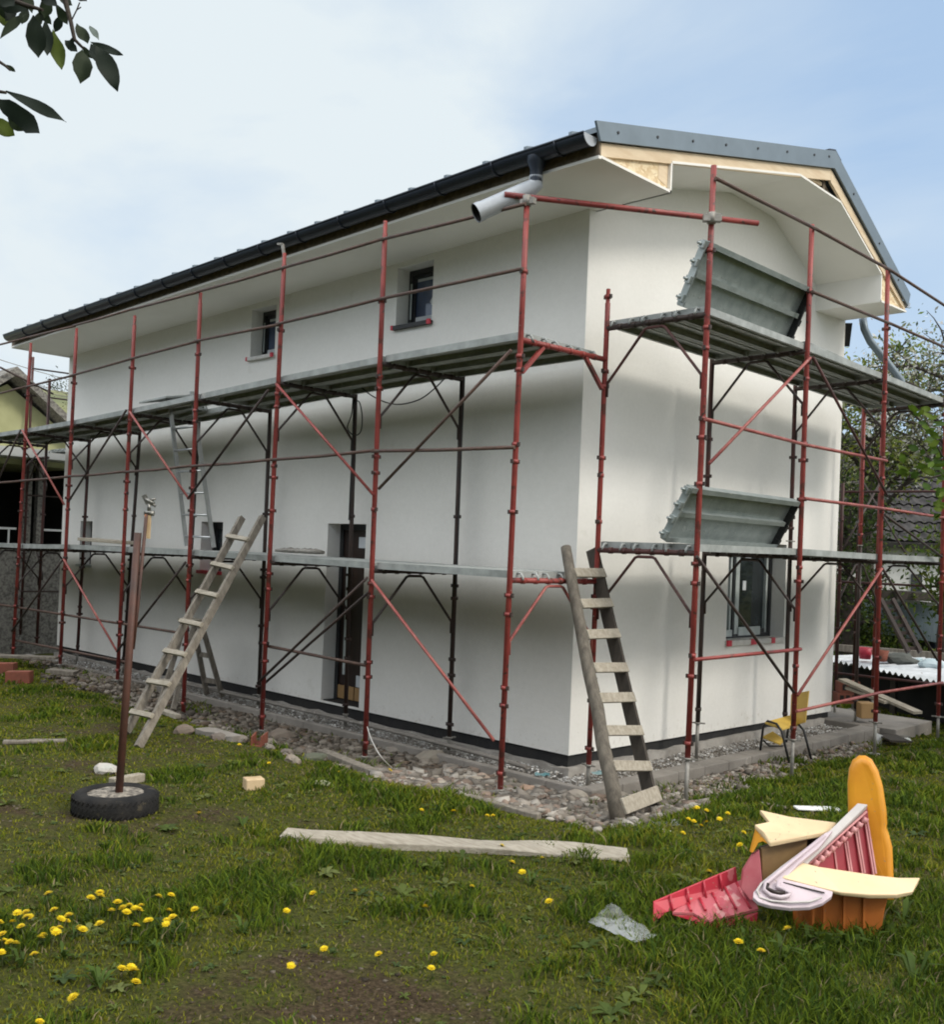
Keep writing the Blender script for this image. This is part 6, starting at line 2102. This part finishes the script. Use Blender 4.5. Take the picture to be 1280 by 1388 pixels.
MT['tileroof'] = M('grey_roof_tiles', (.075, .07, .068), (.028, .027, .027), 3.5, .95, detail=6, spec=.1)
mb.build('roof', 'tileroof', hb)
mb = MB()
A_ = [V((E0.x, E0.y, ez - .03)), V((E0.x, E0.y, ez - .03)) + ux * Lr, V((E0.x, E0.y, ez - .03 + rise)) + ux * Lr + uy * rl, V((E0.x, E0.y, ez - .03 + rise)) + uy * rl]
mb.hexa([p - V((0, 0, .12)) for p in A_], A_)
A_ = [A_[3], A_[2], A_[2] + uy * rl - V((0, 0, rise)), A_[3] + uy * rl - V((0, 0, rise))]
mb.hexa([p - V((0, 0, .12)) for p in A_], A_)
mb.build('roof_underlay', 'darkin', hb)
mb = MB()
o_ = V((E0.x, E0.y, 0)) + uy * .35
A_ = [o_ + V((0, 0, -.4)), o_ + ux * Lr + V((0, 0, -.4)), o_ + ux * Lr + uy * 7 + V((0, 0, -.4)), o_ + uy * 7 + V((0, 0, -.4))]
mb.hexa(A_, [p + V((0, 0, ez + .40)) for p in A_])
mb.build('wall', 'greywhite', hb)
w0 = at(1239, 770, 24.2); k = (w0 - o_).dot(ux)
mb = MB(); a_ = o_ + ux * k - uy * .03; 
mb.hexa([a_ + V((0, 0, .9)), a_ + ux * .26 + V((0, 0, .9)), a_ + ux * .26 + uy * .02 + V((0, 0, .9)), a_ + uy * .02 + V((0, 0, .9))], [a_ + V((0, 0, 1.75)), a_ + ux * .26 + V((0, 0, 1.75)), a_ + ux * .26 + uy * .02 + V((0, 0, 1.75)), a_ + uy * .02 + V((0, 0, 1.75))])
mb.build('window', 'frame', hb)

sh = thing('shed', 'open shed with a strip of blue grey corrugated cladding in the right back garden', 'shed', gat(1205, 18.5))
mb = MB()
s0, s1 = at(1136, 806, 19.5), at(1275, 822, 17.5)
n = 90; vs = []
for i in range(n + 1):
    p = s0.lerp(s1, i / n)
    o = fh * (.018 if i % 2 else 0)
    vs += [p + o, V((p.x, p.y, p.z - .62)) + o]
mb.add(vs, [(i * 2, i * 2 + 2, i * 2 + 3, i * 2 + 1) for i in range(n)]); mb.build('cladding', 'bluegrey', sh)
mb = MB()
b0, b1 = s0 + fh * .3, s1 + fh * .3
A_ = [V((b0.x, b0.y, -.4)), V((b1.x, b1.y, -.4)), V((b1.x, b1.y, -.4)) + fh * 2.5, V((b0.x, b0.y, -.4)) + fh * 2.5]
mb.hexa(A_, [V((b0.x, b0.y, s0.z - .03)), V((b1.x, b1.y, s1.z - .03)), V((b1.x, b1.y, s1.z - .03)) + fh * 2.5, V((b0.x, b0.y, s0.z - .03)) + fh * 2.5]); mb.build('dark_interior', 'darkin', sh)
mb = MB(); A_ = [s0 + V((0, 0, .0)) - fh * .08, s1 - fh * .08, s1 + fh * 2.8 + V((0, 0, .02)), s0 + fh * 2.8 + V((0, 0, .02))]; mb.hexa(A_, [p + V((0, 0, .05)) for p in A_]); mb.build('roof', 'greywhite', sh)
for px, d in ((1170, 18.9), (1225, 18.1)):
    p = gat(px, d); mb = MB(); mb.box((p.x - .05, p.y - .05, p.z), (p.x + .05, p.y + .05, s0.z - .6)); mb.build('post', 'darkwood', sh)
for i, (px, dpt, w_) in enumerate(((1220, 17.7, .5), (1245, 17.5, .6), (1262, 17.4, .4))):
    p = at(px, 812 + (px - 1205) * .09, dpt)
    mb = MB(); mb.bar(p - rt * w_ / 2 + fh * .3 + V((0, 0, .10)), p + rt * w_ / 2 + fh * .3 + V((0, 0, .08)), .3, .14); tag(mb.build('old_board', 'darkwood'), ('low dark block lying on the shed roof, leftmost of three', 'wide dark block lying in the middle of the shed roof', 'small dark block lying at the right end of the shed roof')[i], 'block')
stone('white rounded heap under a sheet in the right back garden', 1208, 880, 40, .8, .95, (.52, .53, .52), name='covered_heap', cat='heap', p=gat(1208, 18.1, .12))
# leaning perforated beam and dark sheeted machine
lb_ = thing('metal_beam', 'dark perforated metal beam leaning beside the dark sheeted stack', 'beam', gat(1238, 16))
mb = MB(); p, q = at(1202, 812, 15.8), at(1240, 884, 15.4)
for s in (-.09, .09):
    mb.bar(p + rt * s, q + rt * s, .05, .10, up=fw)
for i in range(7):
    c = p.lerp(q, (i + .5) / 7); mb.bar(c - rt * .09, c + rt * .09, .05, .03, up=fw)
mb.build('beam', 'dark', lb_)
stk = thing('covered_stack', 'stack under a dark blue sheet at the right edge of the back garden', 'stack', gat(1288, 18.2))
mb = MB(); c = gat(1288, 18.2)
A_ = [c - rt * .5 - fh * .4, c + rt * .6 - fh * .4, c + rt * .6 + fh * .4, c - rt * .5 + fh * .4]
mb.hexa([V((p.x, p.y, c.z)) for p in A_], [V((p.x, p.y, .78 + .05 * i)) + V((-.0, .0, 0)) + (rt * .15 if i in (0, 3) else rt * -.05) for i, p in enumerate(A_)]); mb.build('sheet', 'bluetarp', stk, bevel=.06)
for i, lb in enumerate(('lowest board of the pile below the dark blue sheet', 'middle board of the pile below the dark blue sheet', 'topmost board of the pile below the dark blue sheet')):
    p, q = at(1222 + i * 6, 888 - i * 4, 18.2), at(1300, 900 - i * 8, 17.6)
    mb = MB(); mb.bar(p, q, .18, .04); tag(mb.build('old_plank', 'oldwood'), lb, 'plank')
p, q = at(1128, 877, 17.5), at(1300, 891, 16.4)
mb = MB(); mb.bar(p, q, .12, .11); tag(mb.build('timber_beam', 'oldwood'), 'long grey timber lying behind the corrugated sheet roof', 'timber')

ls = thing('lean_to', 'low shelter with a pale corrugated sheet roof behind the house corner', 'shelter', (-.2, 7.9, -.25))
f0, f1 = at(1105, 890, 13.9), at(1320, 938, 12.2)
f1.z = f0.z = (f0.z + f1.z) / 2
f0, f1 = V((-1.75, 8.70, .34)), V((1.45, 6.55, .34))
dx = (f1 - f0).normalized(); dy = V((-dx.y, dx.x, 0))
if dy.dot(fw) < 0:
    dy = -dy
L_ = (f1 - f0).length
mb = MB(); n = 8 * int(L_ / .14); vs = []
for i in range(n + 1):
    p = f0 + dx * (L_ * i / n)
    z = .024 * math.sin(i / 8 * 2 * math.pi)
    vs += [p + V((0, 0, z)), p + dy * .75 + V((0, 0, z + .04)), p + dy * 1.5 + V((0, 0, z + .09))]
mb.add(vs, [(i * 3 + j, (i + 1) * 3 + j, (i + 1) * 3 + j + 1, i * 3 + j + 1) for i in range(n) for j in (0, 1)], 0, True)
mb.build('roof', 'corr', ls)
mb = MB()
A_ = [f0 + dy * .5, f1 + dy * .5, f1 + dy * 1.45, f0 + dy * 1.45]
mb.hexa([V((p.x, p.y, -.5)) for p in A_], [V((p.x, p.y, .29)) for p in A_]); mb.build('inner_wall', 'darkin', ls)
for t in (.05, .5, .95):
    p = f0 + dx * L_ * t + dy * .15; mb = MB(); mb.box((p.x - .04, p.y - .04, -.45), (p.x + .04, p.y + .04, .32)); mb.build('post', 'darkwood', ls)
def on_roof(px, py):
    return pln(px, py, 2, .42)
mb = MB(); c = on_roof(1173, 893)
mb.lathe([(.0, .0), (.085, .0), (.11, .18), (.10, .18), (.08, .02)], c, 14); MT['crimson'] = M('crimson_plastic', (.42, .02, .045), (.34, .02, .04), 6, .5)
tag(mb.build('flower_pot', 'crimson'), 'crimson pot standing on the corrugated roof left of the thick red post', 'pot')
mb = MB(); c = on_roof(1193, 896)
mb.lathe([(.0, .0), (.10, .0), (.13, .17), (.12, .17), (.09, .02)], c, 14); tag(mb.build('flower_pot', 'brick'), 'orange pot standing on the corrugated roof right of the thick red post', 'pot')
for i, (px, py, w_, ti, lb) in enumerate(((1222, 897, 40, (.10, .105, .095), 'dark grey lumpy sack lying on the corrugated roof'), (1216, 891, 24, (.20, .19, .165), 'brownish lump behind the dark grey sack on the corrugated roof'),
        (1244, 897, 16, (.42, .50, .52), 'pale blue crumpled bag on the corrugated roof beside the sack'), (1262, 903, 30, (.45, .54, .57), 'flat pale blue bundle on the corrugated roof at its right end'))):
    stone(lb, px, py, w_, .7, .5, ti, name='sack', cat='sack', p=on_roof(px, py))
p, q = at(1142, 921, 12.6), at(1245, 966, 11.6)
mb = MB(); mb.bar(p, q, .14, .03); tag(mb.build('old_plank', 'palewood'), 'pale plank leaning from the lean-to down to the grass, upper of two', 'plank')
p, q = at(1152, 932, 12.5), at(1205, 952, 11.9)
mb = MB(); mb.bar(p, q, .14, .03); tag(mb.build('old_plank', 'palewood'), 'short pale plank leaning beside the orange bricks, lower of two', 'plank')
c = at(1146, 945, 13.6) - V((0, 0, .07))
for i, (dx_, dz_, lb) in enumerate(((0, 0, 'orange hollow brick on the ground beside the lean-to, bottom of the stack'), (.03, .145, 'orange hollow brick on top of the stack beside the lean-to'))):
    mb = MB(); b = c + rt * dx_ + V((0, 0, dz_ + .07))
    mb.bar(b - rt * .13, b + rt * .13, .2, .14); 
    for k in range(3):
        h = b + rt * (-.08 + .08 * k) - fh * .102
        mb.bar(h - V((0, 0, .04)), h + V((0, 0, .04)), .05, .006, up=fw, mi=1)
    tag(mb.build('hollow_brick', ['brick', 'darkin']), lb, 'brick')
c = at(1174, 962, 13.2) - V((0, 0, .1)); mb = MB(); mb.bar(c - rt * .10 + V((0, 0, .10)), c + rt * .08 + V((0, 0, .10)), .2, .2); tag(mb.build('carton_box', 'carton', bevel=.01), 'squashed brown carton below the leaning planks', 'box')
p, q = G(1196, 1002), G(1222, 1012); mb = MB(); mb.bar(p + V((0, 0, .08)), q + V((0, 0, .06)), .25, .02); tag(mb.build('old_plank', 'darkwood'), 'dark flat board on the ground right of the rightmost scaffold foot', 'plank')
c = gp(1188, 1008); mb = MB(); mb.prism([c + V((0, 0, .0)), c + rt * .07, c + rt * .08 + V((0, 0, .1)), c - rt * .01 + V((0, 0, .14))], fh * .01); tag(mb.build('white_offcut', 'white'), 'white angular offcut at the rightmost scaffold foot', 'offcut')
